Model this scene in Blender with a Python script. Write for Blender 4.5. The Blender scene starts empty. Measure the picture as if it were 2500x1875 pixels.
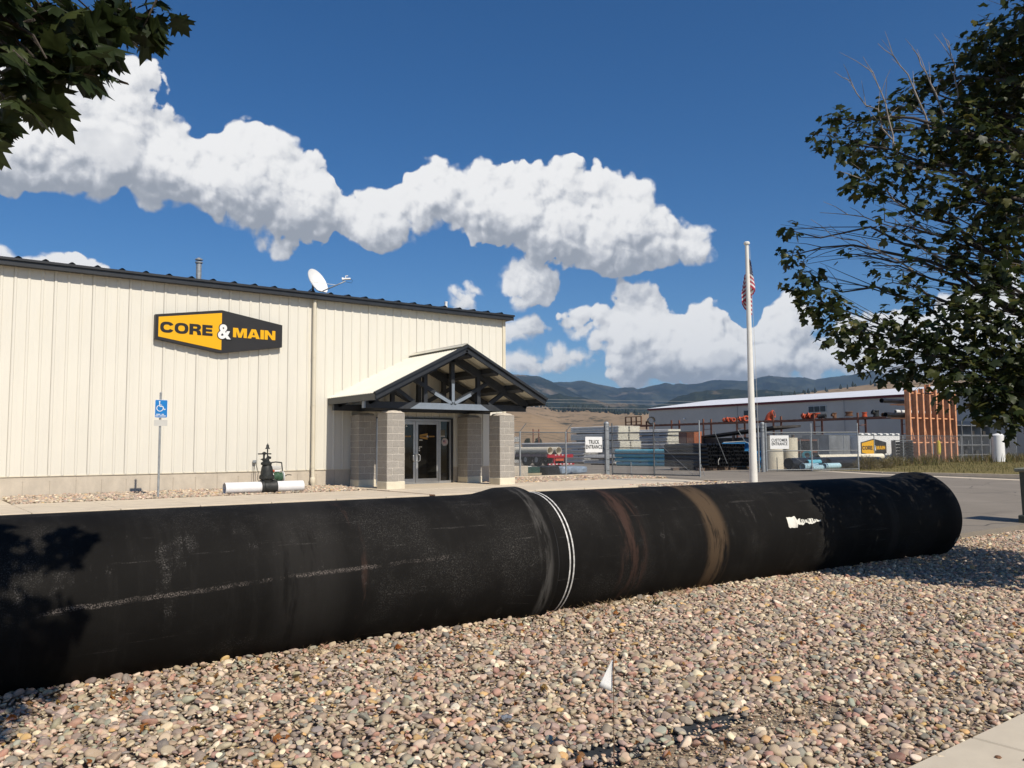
import bpy, math, random
import numpy as np
from mathutils import Vector, Matrix

random.seed(7); rng = np.random.default_rng(11)
R = math.radians
scene = bpy.context.scene
C = scene.collection

# ------------------------------------------------------------------ camera
EYE = Vector((-2.441, -24.268, 1.665))
yaw, pitch, roll = 0.64825, 0.07731, -0.006658
fw = Vector((math.sin(yaw)*math.cos(pitch), math.cos(yaw)*math.cos(pitch), math.sin(pitch)))
rt = Vector((math.cos(yaw), -math.sin(yaw), 0)); up = rt.cross(fw)
rt2 = math.cos(roll)*rt + math.sin(roll)*up; up2 = -math.sin(roll)*rt + math.cos(roll)*up
cam = bpy.data.cameras.new('camera'); camo = bpy.data.objects.new('camera', cam); C.objects.link(camo)
m = Matrix((rt2, up2, -fw)).transposed().to_4x4(); m.translation = EYE
camo.matrix_world = m
cam.sensor_width = 36; cam.lens = 2008.9/2500*36; cam.clip_start = 0.05; cam.clip_end = 30000
scene.camera = camo

# ------------------------------------------------------------------ sun and sky
SUN_EL, SUN_LAMP, SKY = R(44.5), 4.85, 0.092
sl = bpy.data.lights.new('sun', 'SUN'); sl.energy = SUN_LAMP; sl.angle = R(0.53); sl.color = (1.0, 0.915, 0.79)
so = bpy.data.objects.new('sun', sl); C.objects.link(so); so.rotation_euler = (R(90)-SUN_EL, 0, R(0.5)); so.location = (0, -30, 40)
scene.view_settings.view_transform = 'Standard'; scene.view_settings.look = 'None'
scene.view_settings.exposure = 0.0; scene.view_settings.gamma = 1.0
scene.view_settings.use_curve_mapping = False
scene.cycles.max_bounces = 6; scene.cycles.diffuse_bounces = 3; scene.cycles.glossy_bounces = 3
scene.cycles.transparent_max_bounces = 8; scene.cycles.volume_bounces = 0; scene.cycles.transmission_bounces = 4
scene.cycles.caustics_reflective = False; scene.cycles.caustics_refractive = False
scene.cycles.use_denoising = True

world = bpy.data.worlds.new('World'); scene.world = world; world.use_nodes = True

class NT:
    """small helper for building node trees"""
    def __init__(s, tree): s.t = tree; s.L = tree.links
    def n(s, typ, ins=None, **kw):
        nd = s.t.nodes.new(typ)
        for k, v in kw.items(): setattr(nd, k, v)
        for k, v in (ins or {}).items():
            if hasattr(v, 'is_output') or isinstance(v, bpy.types.NodeSocket): s.L.new(v, nd.inputs[k])
            else: nd.inputs[k].default_value = v
        return nd
    def m(s, op, a, b=None, c=None, clamp=False):
        d = {0: a}
        if b is not None: d[1] = b
        if c is not None: d[2] = c
        return s.n('ShaderNodeMath', d, operation=op, use_clamp=clamp).outputs[0]
    def vm(s, op, a, b=None, out=0):
        d = {0: a}
        if b is not None: d[1] = b
        return s.n('ShaderNodeVectorMath', d, operation=op).outputs[out]
    def ss(s, x, a, b, lo=0.0, hi=1.0):
        return s.n('ShaderNodeMapRange', {0: x, 1: a, 2: b, 3: lo, 4: hi}, interpolation_type='SMOOTHSTEP').outputs[0]
    def mix(s, f, a, b):
        nd = s.t.nodes.new('ShaderNodeMix'); nd.data_type = 'RGBA'
        for i, v in ((0, f), (6, a), (7, b)):
            if isinstance(v, bpy.types.NodeSocket): s.L.new(v, nd.inputs[i])
            else: nd.inputs[i].default_value = v if i == 0 else (*v[:3], 1)
        return nd.outputs[2]
    def curve(s, x, pts, lo, hi):
        """float curve through (x, y) points, both axes squeezed to 0..1; returns the y in its own unit"""
        nd = s.t.nodes.new('ShaderNodeFloatCurve'); cv = nd.mapping.curves[0]
        pts = [(min(max(p[0], 0), 1), (p[1]-lo)/(hi-lo)) for p in pts]
        cv.points[0].location = pts[0]; cv.points[1].location = pts[-1]
        for p in pts[1:-1]: cv.points.new(*p)
        for p in cv.points: p.handle_type = 'VECTOR'
        nd.mapping.update(); nd.inputs[0].default_value = 1.0
        s.L.new(x, nd.inputs[1])
        return s.m('MULTIPLY_ADD', nd.outputs[0], hi-lo, lo)

def az_to_s(a): return 0.5 + 0.5*a/(28.0+abs(a))*1.1       # squeezes +-180 degrees of azimuth into 0..1, finest ahead

CL_TOP = [(-175, 12), (-150, 20), (-138, 23), (-120, 9), (-104, 8), (-92, 19), (-78, 23), (-62, 18), (-50, 22), (-40, 20.5), (-33, 21.9), (-29, 23.6), (-26.5, 23.9), (-24, 22.6), (-22.1, 21.2), (-21.4, 20.1), (-20.1, 20.5), (-18, 21.1), (-15.9, 20.7), (-13.7, 20.2), (-12.4, 19.0), (-11.8, 18.0), (-10.5, 18.3), (-8.6, 17.5), (-7.3, 18.8), (-5, 19.3), (-3, 18.9), (-2, 20.1), (0, 19.8), (2.2, 19.2), (4.2, 19.7), (6.1, 18.4), (7.4, 17.9), (9.7, 17.5), (11.3, 16.8), (12.8, 15.4), (14.6, 13.7), (15.6, 12.2), (18, 8), (40, 8), (52, 17), (64, 21), (80, 18), (96, 9), (118, 20), (140, 23), (160, 16), (175, 12)]
CL_BOT = [(-175, 13), (-150, 14.5), (-138, 14), (-120, 14), (-104, 14), (-92, 14), (-62, 13.5), (-40, 14.3), (-33, 14.4), (-30, 15.1), (-27.4, 14.9), (-25.3, 15.7), (-23.9, 15.5), (-21.4, 14.9), (-18.5, 14), (-15.8, 13.3), (-12.4, 14.3), (-8.3, 13.9), (-6.7, 15.2), (-4.7, 14.9), (-1.8, 13.7), (0.5, 13), (3.8, 12), (7.3, 11.9), (12.1, 12.2), (15.2, 12.8), (18, 14), (40, 14), (52, 13.5), (80, 14), (96, 14), (118, 14), (140, 14.5), (160, 14), (175, 13)]
CB_TOP = [(-175, 9), (-140, 8), (-110, 10), (-80, 9.4), (-50, 10.5), (-33.7, 12.2), (-32.3, 12.3), (-30.8, 11.9), (-28.6, 11.7), (-26.8, 11.5), (-25.2, 10.5), (-23, 5), (0, 5), (2.2, 7.5), (2.8, 9.3), (5, 10.1), (7.3, 10.9), (9.6, 11.4), (10.8, 10.8), (12.7, 10.2), (14.2, 9.3), (16.3, 8.6), (18.4, 9), (20.4, 8), (22.9, 8), (25.7, 9.4), (28.3, 10.2), (30.8, 10.8), (36, 10), (60, 9), (90, 10.5), (120, 8), (150, 9.5), (175, 9)]
CB_BOT = [(-175, 5), (-110, 6), (-50, 5), (-33, 8.0), (-25, 9), (-23, 11), (0, 11), (2.2, 9.5), (2.8, 9), (4.7, 7.9), (6.6, 7), (7.2, 5.3), (9.4, 4.6), (14.4, 3.9), (18.5, 3.6), (22.5, 3.8), (26.8, 3.4), (32, 3), (60, 4), (120, 6), (175, 5)]
PUFFS = [(1.16, 11.5, 2.0, 1.5), (-3.08, 10.1, 1.3, 1.0), (0.75, 8.2, 1.2, 0.95), (0.5, 5.9, 1.2, 0.75), (3.0, 6.3, 1.5, 0.95), (5.0, 6.3, 1.2, 0.6)]

def density_group():
    """cloud thickness, in degrees, at a direction: outline curves and puffs, swollen into cauliflower lobes"""
    g = bpy.data.node_groups.new('cloud_density', 'ShaderNodeTree')
    g.interface.new_socket('Vector', in_out='INPUT', socket_type='NodeSocketVector')
    g.interface.new_socket('Lift', in_out='INPUT', socket_type='NodeSocketFloat')
    g.interface.new_socket('Side', in_out='INPUT', socket_type='NodeSocketFloat')
    g.interface.new_socket('Depth', in_out='OUTPUT', socket_type='NodeSocketFloat')
    k = NT(g); gi = k.n('NodeGroupInput'); go = k.n('NodeGroupOutput')
    d = gi.outputs[0]
    sp = k.n('ShaderNodeSeparateXYZ', {0: d})
    az = k.m('MULTIPLY', k.m('ARCTAN2', sp.outputs[0], sp.outputs[1]), 180/math.pi)
    az = k.m('ADD', k.m('WRAP', k.m('SUBTRACT', az, 37.14), 180.0, -180.0), gi.outputs[2])
    el = k.m('ADD', k.m('MULTIPLY', k.m('ARCSINE', sp.outputs[2]), 180/math.pi), gi.outputs[1])
    pv = k.n('ShaderNodeCombineXYZ', {0: az, 1: el, 2: 0.0}).outputs[0]
    w = k.n('ShaderNodeTexNoise', {'Vector': pv, 'Scale': 0.30, 'Detail': 3.0, 'Roughness': 0.5}, noise_dimensions='2D')
    wv = k.vm('MULTIPLY', k.vm('SUBTRACT', w.outputs[1], (0.5, 0.5, 0.5)), (2.6, 2.0, 0))
    pw = k.vm('ADD', pv, wv)
    s2 = k.n('ShaderNodeSeparateXYZ', {0: pw}); a, e = s2.outputs[0], s2.outputs[1]
    s = k.m('MULTIPLY_ADD', k.m('DIVIDE', a, k.m('ADD', k.m('ABSOLUTE', a), 28.0)), 0.55, 0.5)
    def band(top, bot):
        t = k.curve(s, [(az_to_s(x), y) for x, y in top], 0, 30); b = k.curve(s, [(az_to_s(x), y) for x, y in bot], 0, 30)
        return k.m('SMOOTH_MIN', k.m('SUBTRACT', t, e), k.m('MULTIPLY', k.m('SUBTRACT', e, b), 1.2), 0.8)
    D = k.m('MAXIMUM', band(CL_TOP, CL_BOT), band(CB_TOP, CB_BOT))
    brk = k.n('ShaderNodeTexNoise', {'Vector': k.vm('ADD', pv, (3.7, 1.9, 0)), 'Scale': 0.21, 'Detail': 3.0, 'Roughness': 0.5}, noise_dimensions='2D').outputs[0]
    D = k.m('ADD', D, k.m('MULTIPLY', k.m('SUBTRACT', brk, 0.53), 5.4))
    for (ca, ce, rx, ry) in PUFFS:
        q = k.vm('MULTIPLY', k.vm('SUBTRACT', pw, (ca, ce, 0)), (1/rx, 1/ry, 0))
        D = k.m('MAXIMUM', D, k.m('MULTIPLY', k.m('SUBTRACT', 1.0, k.vm('LENGTH', q, out=1)), ry))
    core = k.ss(D, -1.0, 0.7, 0.0, 1.0)
    for sc, amp, sm, off in ((0.42, 1.5, 0.25, 0.0), (0.95, 0.72, 0.22, 7.3), (2.1, 0.33, 0.18, 3.1)):
        vo = k.n('ShaderNodeTexVoronoi', {'Vector': k.vm('ADD', pw, (off, off*2, 0)), 'Scale': sc, 'Smoothness': sm}, voronoi_dimensions='2D', feature='SMOOTH_F1')
        dd = k.m('MINIMUM', vo.outputs['Distance'], 1.0)
        bump = k.m('SQRT', k.m('MAXIMUM', k.m('SUBTRACT', 1.0, k.m('MULTIPLY', dd, dd)), 0.0))      # half-round lobes
        D = k.m('ADD', D, k.m('MULTIPLY', k.m('MULTIPLY', k.m('SUBTRACT', bump, 0.80), amp*2.0), core))
    n2 = k.n('ShaderNodeTexNoise', {'Vector': pv, 'Scale': 1.5, 'Detail': 7.0, 'Roughness': 0.58}, noise_dimensions='2D')
    D = k.m('ADD', D, k.m('MULTIPLY', k.m('MULTIPLY', k.m('SUBTRACT', n2.outputs[0], 0.5), 1.1), core))
    g.links.new(D, go.inputs[0])
    return g

k = NT(world.node_tree); world.node_tree.nodes.clear()
tc = k.n('ShaderNodeTexCoord'); dirv = tc.outputs['Generated']
sky = k.n('ShaderNodeTexSky', sky_type='NISHITA'); sky.sun_disc = False; sky.sun_elevation = SUN_EL; sky.sun_rotation = R(180)
sky.altitude = 1000; sky.air_density = 1.0; sky.dust_density = 0.0; sky.ozone_density = 5.0
hs = k.n('ShaderNodeHueSaturation', {'Hue': 0.503, 'Saturation': 1.25, 'Value': 1.0, 'Color': sky.outputs[0]})
bg1 = k.n('ShaderNodeBackground', {0: hs.outputs[0], 1: SKY})
gd = density_group()
def dens(lift, side):
    n_ = world.node_tree.nodes.new('ShaderNodeGroup'); n_.node_tree = gd; k.L.new(dirv, n_.inputs[0]); n_.inputs[1].default_value = lift; n_.inputs[2].default_value = side; return n_.outputs[0]
d0, d1, d2 = dens(0, 0), dens(2.4, -0.8), dens(0.45, -0.25)
wisp = k.ss(k.n('ShaderNodeTexNoise', {'Vector': dirv, 'Scale': 9.0, 'Detail': 5.0}).outputs[0], 0.36, 0.64, 0.35, 1.35)
alpha = k.m('MULTIPLY', k.ss(k.m('DIVIDE', d0, wisp), -0.12, 0.60), 0.98)
cl = lambda x: k.m('MINIMUM', k.m('MAXIMUM', x, -0.5), 3.6)
big = k.m('SUBTRACT', cl(d0), cl(d1)); small = k.m('SUBTRACT', k.m('MINIMUM', d0, 4.0), k.m('MINIMUM', d2, 4.0))
mot = k.n('ShaderNodeTexNoise', {'Vector': dirv, 'Scale': 14.0, 'Detail': 4.0, 'Roughness': 0.55}).outputs[0]
lit = k.m('ADD', k.m('ADD', k.m('MULTIPLY', big, 0.125), k.m('MULTIPLY', small, 0.34)), k.m('MULTIPLY', k.m('SUBTRACT', mot, 0.5), 0.65))
thin = k.ss(d0, 0.0, 1.2, 0.16, 0.0)
lit = k.ss(k.m('ADD', lit, thin), -0.60, 0.50)
rp = world.node_tree.nodes.new('ShaderNodeValToRGB'); cr = rp.color_ramp; k.L.new(lit, rp.inputs[0])
cr.elements[0].position = 0.0; cr.elements[0].color = (0.36, 0.385, 0.43, 1); cr.elements[1].position = 1.0; cr.elements[1].color = (1.0, 0.99, 0.975, 1)
e_ = cr.elements.new(0.45); e_.color = (0.62, 0.635, 0.67, 1)
bg2 = k.n('ShaderNodeBackground', {0: rp.outputs[0], 1: 0.98})
mx = k.n('ShaderNodeMixShader', {0: alpha, 1: bg1.outputs[0], 2: bg2.outputs[0]})
k.n('ShaderNodeOutputWorld', {0: mx.outputs[0]})
world.cycles.sampling_method = 'MANUAL'; world.cycles.sample_map_resolution = 512

# ------------------------------------------------------------------ mesh helpers
class MB:
    def __init__(s): s.v = []; s.f = []; s.mi = []; s.cur = 0
    def add(s, vs, fs):
        b = len(s.v); s.v.extend([tuple(p) for p in vs]); s.f.extend([tuple(i+b for i in f) for f in fs]); s.mi.extend([s.cur]*len(fs)); return s
    def box(s, x0, x1, y0, y1, z0, z1):
        return s.add([(x0,y0,z0),(x1,y0,z0),(x1,y1,z0),(x0,y1,z0),(x0,y0,z1),(x1,y0,z1),(x1,y1,z1),(x0,y1,z1)],
                     [(0,3,2,1),(4,5,6,7),(0,1,5,4),(1,2,6,5),(2,3,7,6),(3,0,4,7)])
    def bev(s, x0, x1, y0, y1, z0, z1, b=0.01):
        """box with chamfered edges"""
        X, Y, Z = (x0, x1), (y0, y1), (z0, z1); vs = []; idx = {}
        for i in (0,1):
            for j in (0,1):
                for l in (0,1):
                    for ax in range(3):
                        p = [X[i], Y[j], Z[l]]
                        for a, (q, lohi) in enumerate(((i, X), (j, Y), (l, Z))):
                            if a != ax: p[a] += b if q == 0 else -b
                        idx[(i,j,l,ax)] = len(vs); vs.append(p)
        fs = []
        def F(*k): fs.append(tuple(idx[q] for q in k))
        for ax in range(3):
            for sd in (0,1):
                o = []
                for (a, c) in ((0,0),(1,0),(1,1),(0,1)):
                    t = [0,0,0]; t[ax] = sd; t[(ax+1)%3] = a; t[(ax+2)%3] = c; o.append((*t, ax))
                F(*(o if sd else o[::-1]))
        for ax in range(3):
            b1, c1 = (ax+1)%3, (ax+2)%3
            for a in (0,1):
                for c in (0,1):
                    t0 = [0,0,0]; t0[b1] = a; t0[c1] = c; t1 = list(t0); t1[ax] = 1
                    q = [(*t0,b1),(*t1,b1),(*t1,c1),(*t0,c1)]
                    F(*(q if a != c else q[::-1]))
        for i in (0,1):
            for j in (0,1):
                for l in (0,1):
                    q = [(i,j,l,0),(i,j,l,1),(i,j,l,2)]; F(*(q if (i+j+l)%2 else q[::-1]))
        return s.add(vs, fs)
    def beam(s, p0, p1, w, h, up=(0,0,1)):
        """rectangular bar from p0 to p1"""
        p0, p1 = Vector(p0), Vector(p1); d = (p1-p0).normalized(); u = Vector(up)
        r = d.cross(u)
        if r.length < 1e-4: r = d.cross(Vector((1,0,0)))
        r.normalize(); u = r.cross(d)
        vs = [p + r*(a*w/2) + u*(b*h/2) for p in (p0, p1) for a, b in ((-1,-1),(1,-1),(1,1),(-1,1))]
        return s.add(vs, [(0,1,2,3),(7,6,5,4),(0,4,5,1),(1,5,6,2),(2,6,7,3),(3,7,4,0)])
    def tube(s, p0, p1, r0, r1=None, n=12, cap=True):
        p0, p1 = Vector(p0), Vector(p1); r1 = r0 if r1 is None else r1; d = (p1-p0).normalized()
        a = d.cross(Vector((0,0,1)) if abs(d.z) < 0.95 else Vector((1,0,0))).normalized(); b = d.cross(a)
        vs = []
        for p, r in ((p0, r0), (p1, r1)):
            for i in range(n):
                t = 2*math.pi*i/n; vs.append(p + a*(r*math.cos(t)) + b*(r*math.sin(t)))
        fs = [(i, (i+1)%n, n+(i+1)%n, n+i) for i in range(n)]
        if cap: fs += [tuple(range(n))[::-1], tuple(range(n, 2*n))]
        return s.add(vs, fs)
    def path(s, pts, r, n=6, r1=None):
        """tube swept along a polyline"""
        pts = [Vector(p) for p in pts]; N = len(pts); r1 = r if r1 is None else r1; vs = []; a = None
        for i, p in enumerate(pts):
            d = (pts[min(i+1, N-1)] - pts[max(i-1, 0)]).normalized()
            if a is None: a = d.cross(Vector((0,0,1)) if abs(d.z) < 0.9 else Vector((1,0,0)))
            a = (a - d*a.dot(d)).normalized(); b = d.cross(a); rr = r + (r1-r)*i/max(N-1, 1)
            for j in range(n):
                t = 2*math.pi*j/n; vs.append(p + a*(rr*math.cos(t)) + b*(rr*math.sin(t)))
        fs = [(i*n+j, i*n+(j+1)%n, (i+1)*n+(j+1)%n, (i+1)*n+j) for i in range(N-1) for j in range(n)]
        fs += [tuple(range(n))[::-1], tuple(range((N-1)*n, N*n))]
        return s.add(vs, fs)
    def lathe(s, prof, o=(0,0,0), d=(0,0,1), n=24, ref=None):
        """revolve (t, r) pairs about the axis through o along d"""
        o, d = Vector(o), Vector(d).normalized()
        a = Vector(ref) if ref else d.cross(Vector((0,0,1)) if abs(d.z) < 0.95 else Vector((1,0,0)))
        a.normalize(); b = d.cross(a); vs = []
        for t, r in prof:
            for i in range(n):
                w = 2*math.pi*i/n; vs.append(o + d*t + a*(r*math.cos(w)) + b*(r*math.sin(w)))
        fs = [(j*n+i, j*n+(i+1)%n, (j+1)*n+(i+1)%n, (j+1)*n+i) for j in range(len(prof)-1) for i in range(n)]
        return s.add(vs, fs)
    def pipe(s, p0, p1, r, t, n=10, back=True):
        """open pipe with wall thickness t, both ends shown as rings, a dark plug well inside"""
        p0, p1 = Vector(p0), Vector(p1); L = (p1-p0).length
        return s.lathe([(L*0.5, r-t), (0, r-t), (0, r), (L, r), (L, r-t), (L*0.5, r-t)], p0, p1-p0, n)
    def poly(s, pts, y0, y1):
        """outline in XZ (counter-clockwise seen from -Y) swept from y0 to y1"""
        n = len(pts); vs = [(x, y0, z) for x, z in pts] + [(x, y1, z) for x, z in pts]
        return s.add(vs, [tuple(range(n)), tuple(range(2*n-1, n-1, -1))] + [(i, i+n, (i+1)%n+n, (i+1)%n) for i in range(n)])
    def polyx(s, pts, x0, x1):
        """outline in YZ swept along X"""
        n = len(pts); vs = [(x0, y, z) for y, z in pts] + [(x1, y, z) for y, z in pts]
        return s.add(vs, [tuple(range(n))[::-1], tuple(range(n, 2*n))] + [(i, (i+1)%n, (i+1)%n+n, i+n) for i in range(n)])
    def polyz(s, pts, z0, z1):
        n = len(pts); vs = [(x, y, z0) for x, y in pts] + [(x, y, z1) for x, y in pts]
        return s.add(vs, [tuple(range(n))[::-1], tuple(range(n, 2*n))] + [(i, (i+1)%n, (i+1)%n+n, i+n) for i in range(n)])
    def sphere(s, c, r, n=10, k=6, sz=1.0):
        c = Vector(c); prof = [(-r*sz*math.cos(math.pi*i/k), max(r*math.sin(math.pi*i/k), 1e-4)) for i in range(k+1)]
        return s.lathe(prof, c, (0,0,1), n)
    def mesh(s, name, mats, smooth=False, angle=None):
        me = bpy.data.meshes.new(name); me.from_pydata(s.v, [], s.f)
        for mm in (mats if isinstance(mats, (list, tuple)) else [mats]): me.materials.append(mm)
        if any(s.mi): me.polygons.foreach_set('material_index', s.mi)
        if smooth:
            me.polygons.foreach_set('use_smooth', [True]*len(s.f))
            if angle: me.set_sharp_from_angle(angle=R(angle))
        me.update(); return me
    def build(s, name, mats, parent=None, smooth=False, angle=None):
        o = bpy.data.objects.new(name, s.mesh(name, mats, smooth, angle)); C.objects.link(o)
        if parent is not None: attach(o, parent)
        return o

def wloc(o):
    p = Vector(o.location)
    while o.parent: o = o.parent; p += Vector(o.location)
    return p
def attach(o, parent):
    o.parent = parent; o.matrix_parent_inverse = Matrix.Translation(-chain(parent))
def chain(o):
    """world translation of an object whose ancestors only translate"""
    t = Matrix.Identity(4); st = []
    while o: st.append(o); o = o.parent
    M = Matrix.Identity(4)
    for q in st[::-1]: M = M @ (q.matrix_parent_inverse if q.parent else Matrix.Identity(4)) @ q.matrix_basis
    return M.translation
def tag(o, label=None, cat=None, group=None, kind=None):
    if label: o['label'] = label
    if cat: o['category'] = cat
    if group: o['group'] = group
    if kind: o['kind'] = kind
    return o
def thing(name, label, cat, loc=(0,0,0), group=None):
    o = bpy.data.objects.new(name, None); C.objects.link(o); o.location = loc; o.empty_display_size = 0.2
    return tag(o, label, cat, group)
def copy_tree(o, parent=None):
    c = o.copy(); C.objects.link(c)
    if parent is not None: c.parent = parent
    for ch in list(o.children): copy_tree(ch, c)
    return c
def inst(name, me, parent, M=None):
    o = bpy.data.objects.new(name, me); C.objects.link(o)
    if M is not None: o.matrix_basis = M
    if parent is not None: attach(o, parent)
    return o
# ------------------------------------------------------------------ materials
def mat(name, col, rough=0.7, var=0.12, scale=3.0, bump=0.0, bscale=40.0, metal=0.0, spec=0.4, dirt=None, dscale=1.2, stretch=(1,1,1), bdist=0.01, tint=None):
    mt = bpy.data.materials.new(name); mt.use_nodes = True; t = mt.node_tree; t.nodes.clear(); k = NT(t)
    tc = k.n('ShaderNodeTexCoord').outputs['Object']
    v = k.vm('MULTIPLY', tc, stretch)
    n1 = k.n('ShaderNodeTexNoise', {'Vector': v, 'Scale': scale, 'Detail': 6.0, 'Roughness': 0.62}).outputs[0]
    lo = tuple(c*(1-var*1.6) for c in col); hi = tuple(min(c*(1+var*1.6), 1) for c in col)
    c = k.mix(k.ss(n1, 0.28, 0.72), lo, hi)
    if tint:
        n3 = k.n('ShaderNodeTexNoise', {'Vector': v, 'Scale': scale*0.35, 'Detail': 3.0}).outputs[0]
        c = k.mix(k.m('MULTIPLY', k.ss(n3, 0.5, 0.7), 0.6), c, tint)
    if dirt:
        n2 = k.n('ShaderNodeTexNoise', {'Vector': v, 'Scale': dscale, 'Detail': 8.0, 'Roughness': 0.7}).outputs[0]
        c = k.mix(k.m('MULTIPLY', k.ss(n2, 0.52, 0.75), 0.55), c, dirt)
    b = k.n('ShaderNodeBsdfPrincipled', {'Base Color': c, 'Roughness': rough, 'Metallic': metal, 'Specular IOR Level': spec})
    if bump:
        nb = k.n('ShaderNodeTexNoise', {'Vector': v, 'Scale': bscale, 'Detail': 5.0, 'Roughness': 0.6}).outputs[0]
        bm = k.n('ShaderNodeBump', {'Strength': bump, 'Distance': bdist, 'Height': nb}); k.L.new(bm.outputs[0], b.inputs['Normal'])
    k.n('ShaderNodeOutputMaterial', {0: b.outputs[0]})
    return mt

M = {}
M['cream'] = mat('cream_metal', (0.73, 0.70, 0.61), 0.5, 0.03, 0.7, 0.05, 6, spec=0.35, dirt=(0.66, 0.60, 0.46), dscale=0.5, stretch=(1, 1, 0.25))
M['cream_trim'] = mat('cream_trim', (0.70, 0.64, 0.50), 0.5, 0.03, 2)
M['porch_cream'] = mat('porch_roof_cream', (0.66, 0.635, 0.53), 0.45, 0.03, 1.0)
M['conc_wall'] = mat('foundation_concrete', (0.56, 0.495, 0.40), 0.85, 0.07, 2.5, 0.3, 60, dirt=(0.44, 0.39, 0.32), stretch=(1, 1, 0.6))
M['walk'] = mat('sidewalk_concrete', (0.62, 0.53, 0.405), 0.88, 0.05, 2.2, 0.25, 120, dirt=(0.50, 0.43, 0.33), dscale=0.9)
M['walk_near'] = mat('near_sidewalk_concrete', (0.62, 0.54, 0.415), 0.9, 0.035, 4, 0.35, 260, dirt=(0.55, 0.47, 0.36), dscale=1.5, bdist=0.004)
M['dark_trim'] = mat('charcoal_metal', (0.022, 0.024, 0.027), 0.42, 0.12, 3, spec=0.5)
M['timber'] = mat('charcoal_timber', (0.030, 0.034, 0.040), 0.6, 0.15, 4, 0.1, 30)
M['gusset'] = mat('grey_steel_plate', (0.21, 0.25, 0.30), 0.5, 0.06, 5, spec=0.5)
M['block'] = None
M['cap'] = mat('mortar_cap', (0.58, 0.52, 0.44), 0.9, 0.08, 8, 0.4, 40)
M['alum'] = mat('brushed_aluminium', (0.50, 0.51, 0.52), 0.38, 0.05, 5, metal=0.75, spec=0.5)
M['galv'] = mat('galvanised_steel', (0.34, 0.36, 0.37), 0.5, 0.12, 14, metal=0.4, spec=0.5)
M['galv_dark'] = mat('weathered_galvanised', (0.15, 0.16, 0.165), 0.55, 0.15, 14, metal=0.3)
M['wire'] = mat('fence_wire', (0.24, 0.25, 0.255), 0.5, 0.1, 10, metal=0.3)
M['white'] = mat('white_paint', (0.80, 0.80, 0.78), 0.45, 0.02, 4)
M['pole_white'] = mat('flagpole_white', (0.80, 0.78, 0.71), 0.4, 0.03, 3)
M['ink'] = mat('black_lettering', (0.012, 0.012, 0.012), 0.6, 0.05)
M['sign_black'] = mat('sign_black', (0.022, 0.021, 0.021), 0.45, 0.05)
M['sign_yellow'] = mat('sign_yellow', (0.83, 0.43, 0.004), 0.4, 0.01)
M['decal_gold'] = mat('decal_gold', (0.36, 0.19, 0.035), 0.5, 0.02)
M['sign_blue'] = mat('sign_blue', (0.012, 0.19, 0.52), 0.4, 0.03)
M['sign_grey'] = mat('sign_grey', (0.55, 0.54, 0.50), 0.5, 0.03)
M['glass'] = mat('dark_glass', (0.008, 0.008, 0.007), 0.06, 0.1, spec=0.5)
M['iron'] = mat('black_cast_iron', (0.022, 0.024, 0.022), 0.55, 0.25, 10, 0.25, 80)
M['rubber'] = mat('black_rubber', (0.017, 0.017, 0.017), 0.7, 0.2, 8)
M['green'] = mat('green_hose', (0.06, 0.13, 0.075), 0.5, 0.15, 10)
M['white_pipe'] = mat('white_pipe', (0.76, 0.76, 0.765), 0.3, 0.02, 4, spec=0.5)
M['orange_paint'] = mat('orange_paint', (0.50, 0.085, 0.03), 0.55, 0.12, 4)
M['rack_orange'] = mat('rack_orange', (0.70, 0.33, 0.17), 0.6, 0.12, 2, dirt=(0.34, 0.16, 0.09))
M['rack_brown'] = mat('rack_brown', (0.21, 0.085, 0.05), 0.7, 0.15, 2)
M['rust'] = mat('rust', (0.17, 0.085, 0.045), 0.8, 0.3, 6)
M['pvc_grey'] = mat('grey_pvc', (0.62, 0.61, 0.58), 0.5, 0.06, 3)
M['pvc_end'] = mat('cream_pvc_end', (0.76, 0.735, 0.62), 0.5, 0.08, 8)
M['pvc_white'] = mat('white_pvc', (0.70, 0.70, 0.68), 0.45, 0.04, 4)
M['pvc_blue'] = mat('blue_pvc', (0.14, 0.44, 0.54), 0.45, 0.06, 3)
M['pvc_blue2'] = mat('deep_blue_pvc', (0.045, 0.21, 0.42), 0.4, 0.06, 3)
M['pvc_pale'] = mat('pale_blue_pvc', (0.45, 0.66, 0.72), 0.45, 0.06, 3)
M['hdpe'] = mat('black_polyethylene', (0.012, 0.012, 0.013), 0.38, 0.2, 3)
M['strap'] = mat('pale_strap', (0.55, 0.54, 0.50), 0.6, 0.1)
M['wood'] = mat('old_timber', (0.115, 0.08, 0.06), 0.85, 0.2, 6, 0.3, 40)
M['crate_orange'] = mat('orange_crate', (0.55, 0.17, 0.06), 0.7, 0.15, 4)
M['red'] = mat('trailer_red', (0.36, 0.012, 0.022), 0.4, 0.1, 3)
M['black_chassis'] = mat('black_chassis', (0.02, 0.018, 0.018), 0.6, 0.2, 3)
M['shrink'] = mat('shrink_wrap', (0.27, 0.34, 0.43), 0.22, 0.25, 2.5, 0.8, 9, spec=0.6, bdist=0.05)
M['conc_pipe'] = mat('concrete_pipe', (0.70, 0.64, 0.50), 0.85, 0.05, 3, 0.15, 30)
M['grey_wall'] = mat('grey_metal_wall', (0.50, 0.48, 0.44), 0.6, 0.04, 0.4)
M['roof_white'] = mat('white_metal_roof', (0.78, 0.79, 0.81), 0.5, 0.03, 0.5)
M['maroon'] = mat('maroon_trim', (0.13, 0.012, 0.02), 0.5, 0.05)
M['win_dark'] = mat('far_window', (0.035, 0.042, 0.05), 0.15, 0.2, 1)
M['shed_dark'] = mat('dark_shed_roof', (0.045, 0.040, 0.036), 0.8, 0.25, 1.2, dirt=(0.09, 0.07, 0.05))
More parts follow.
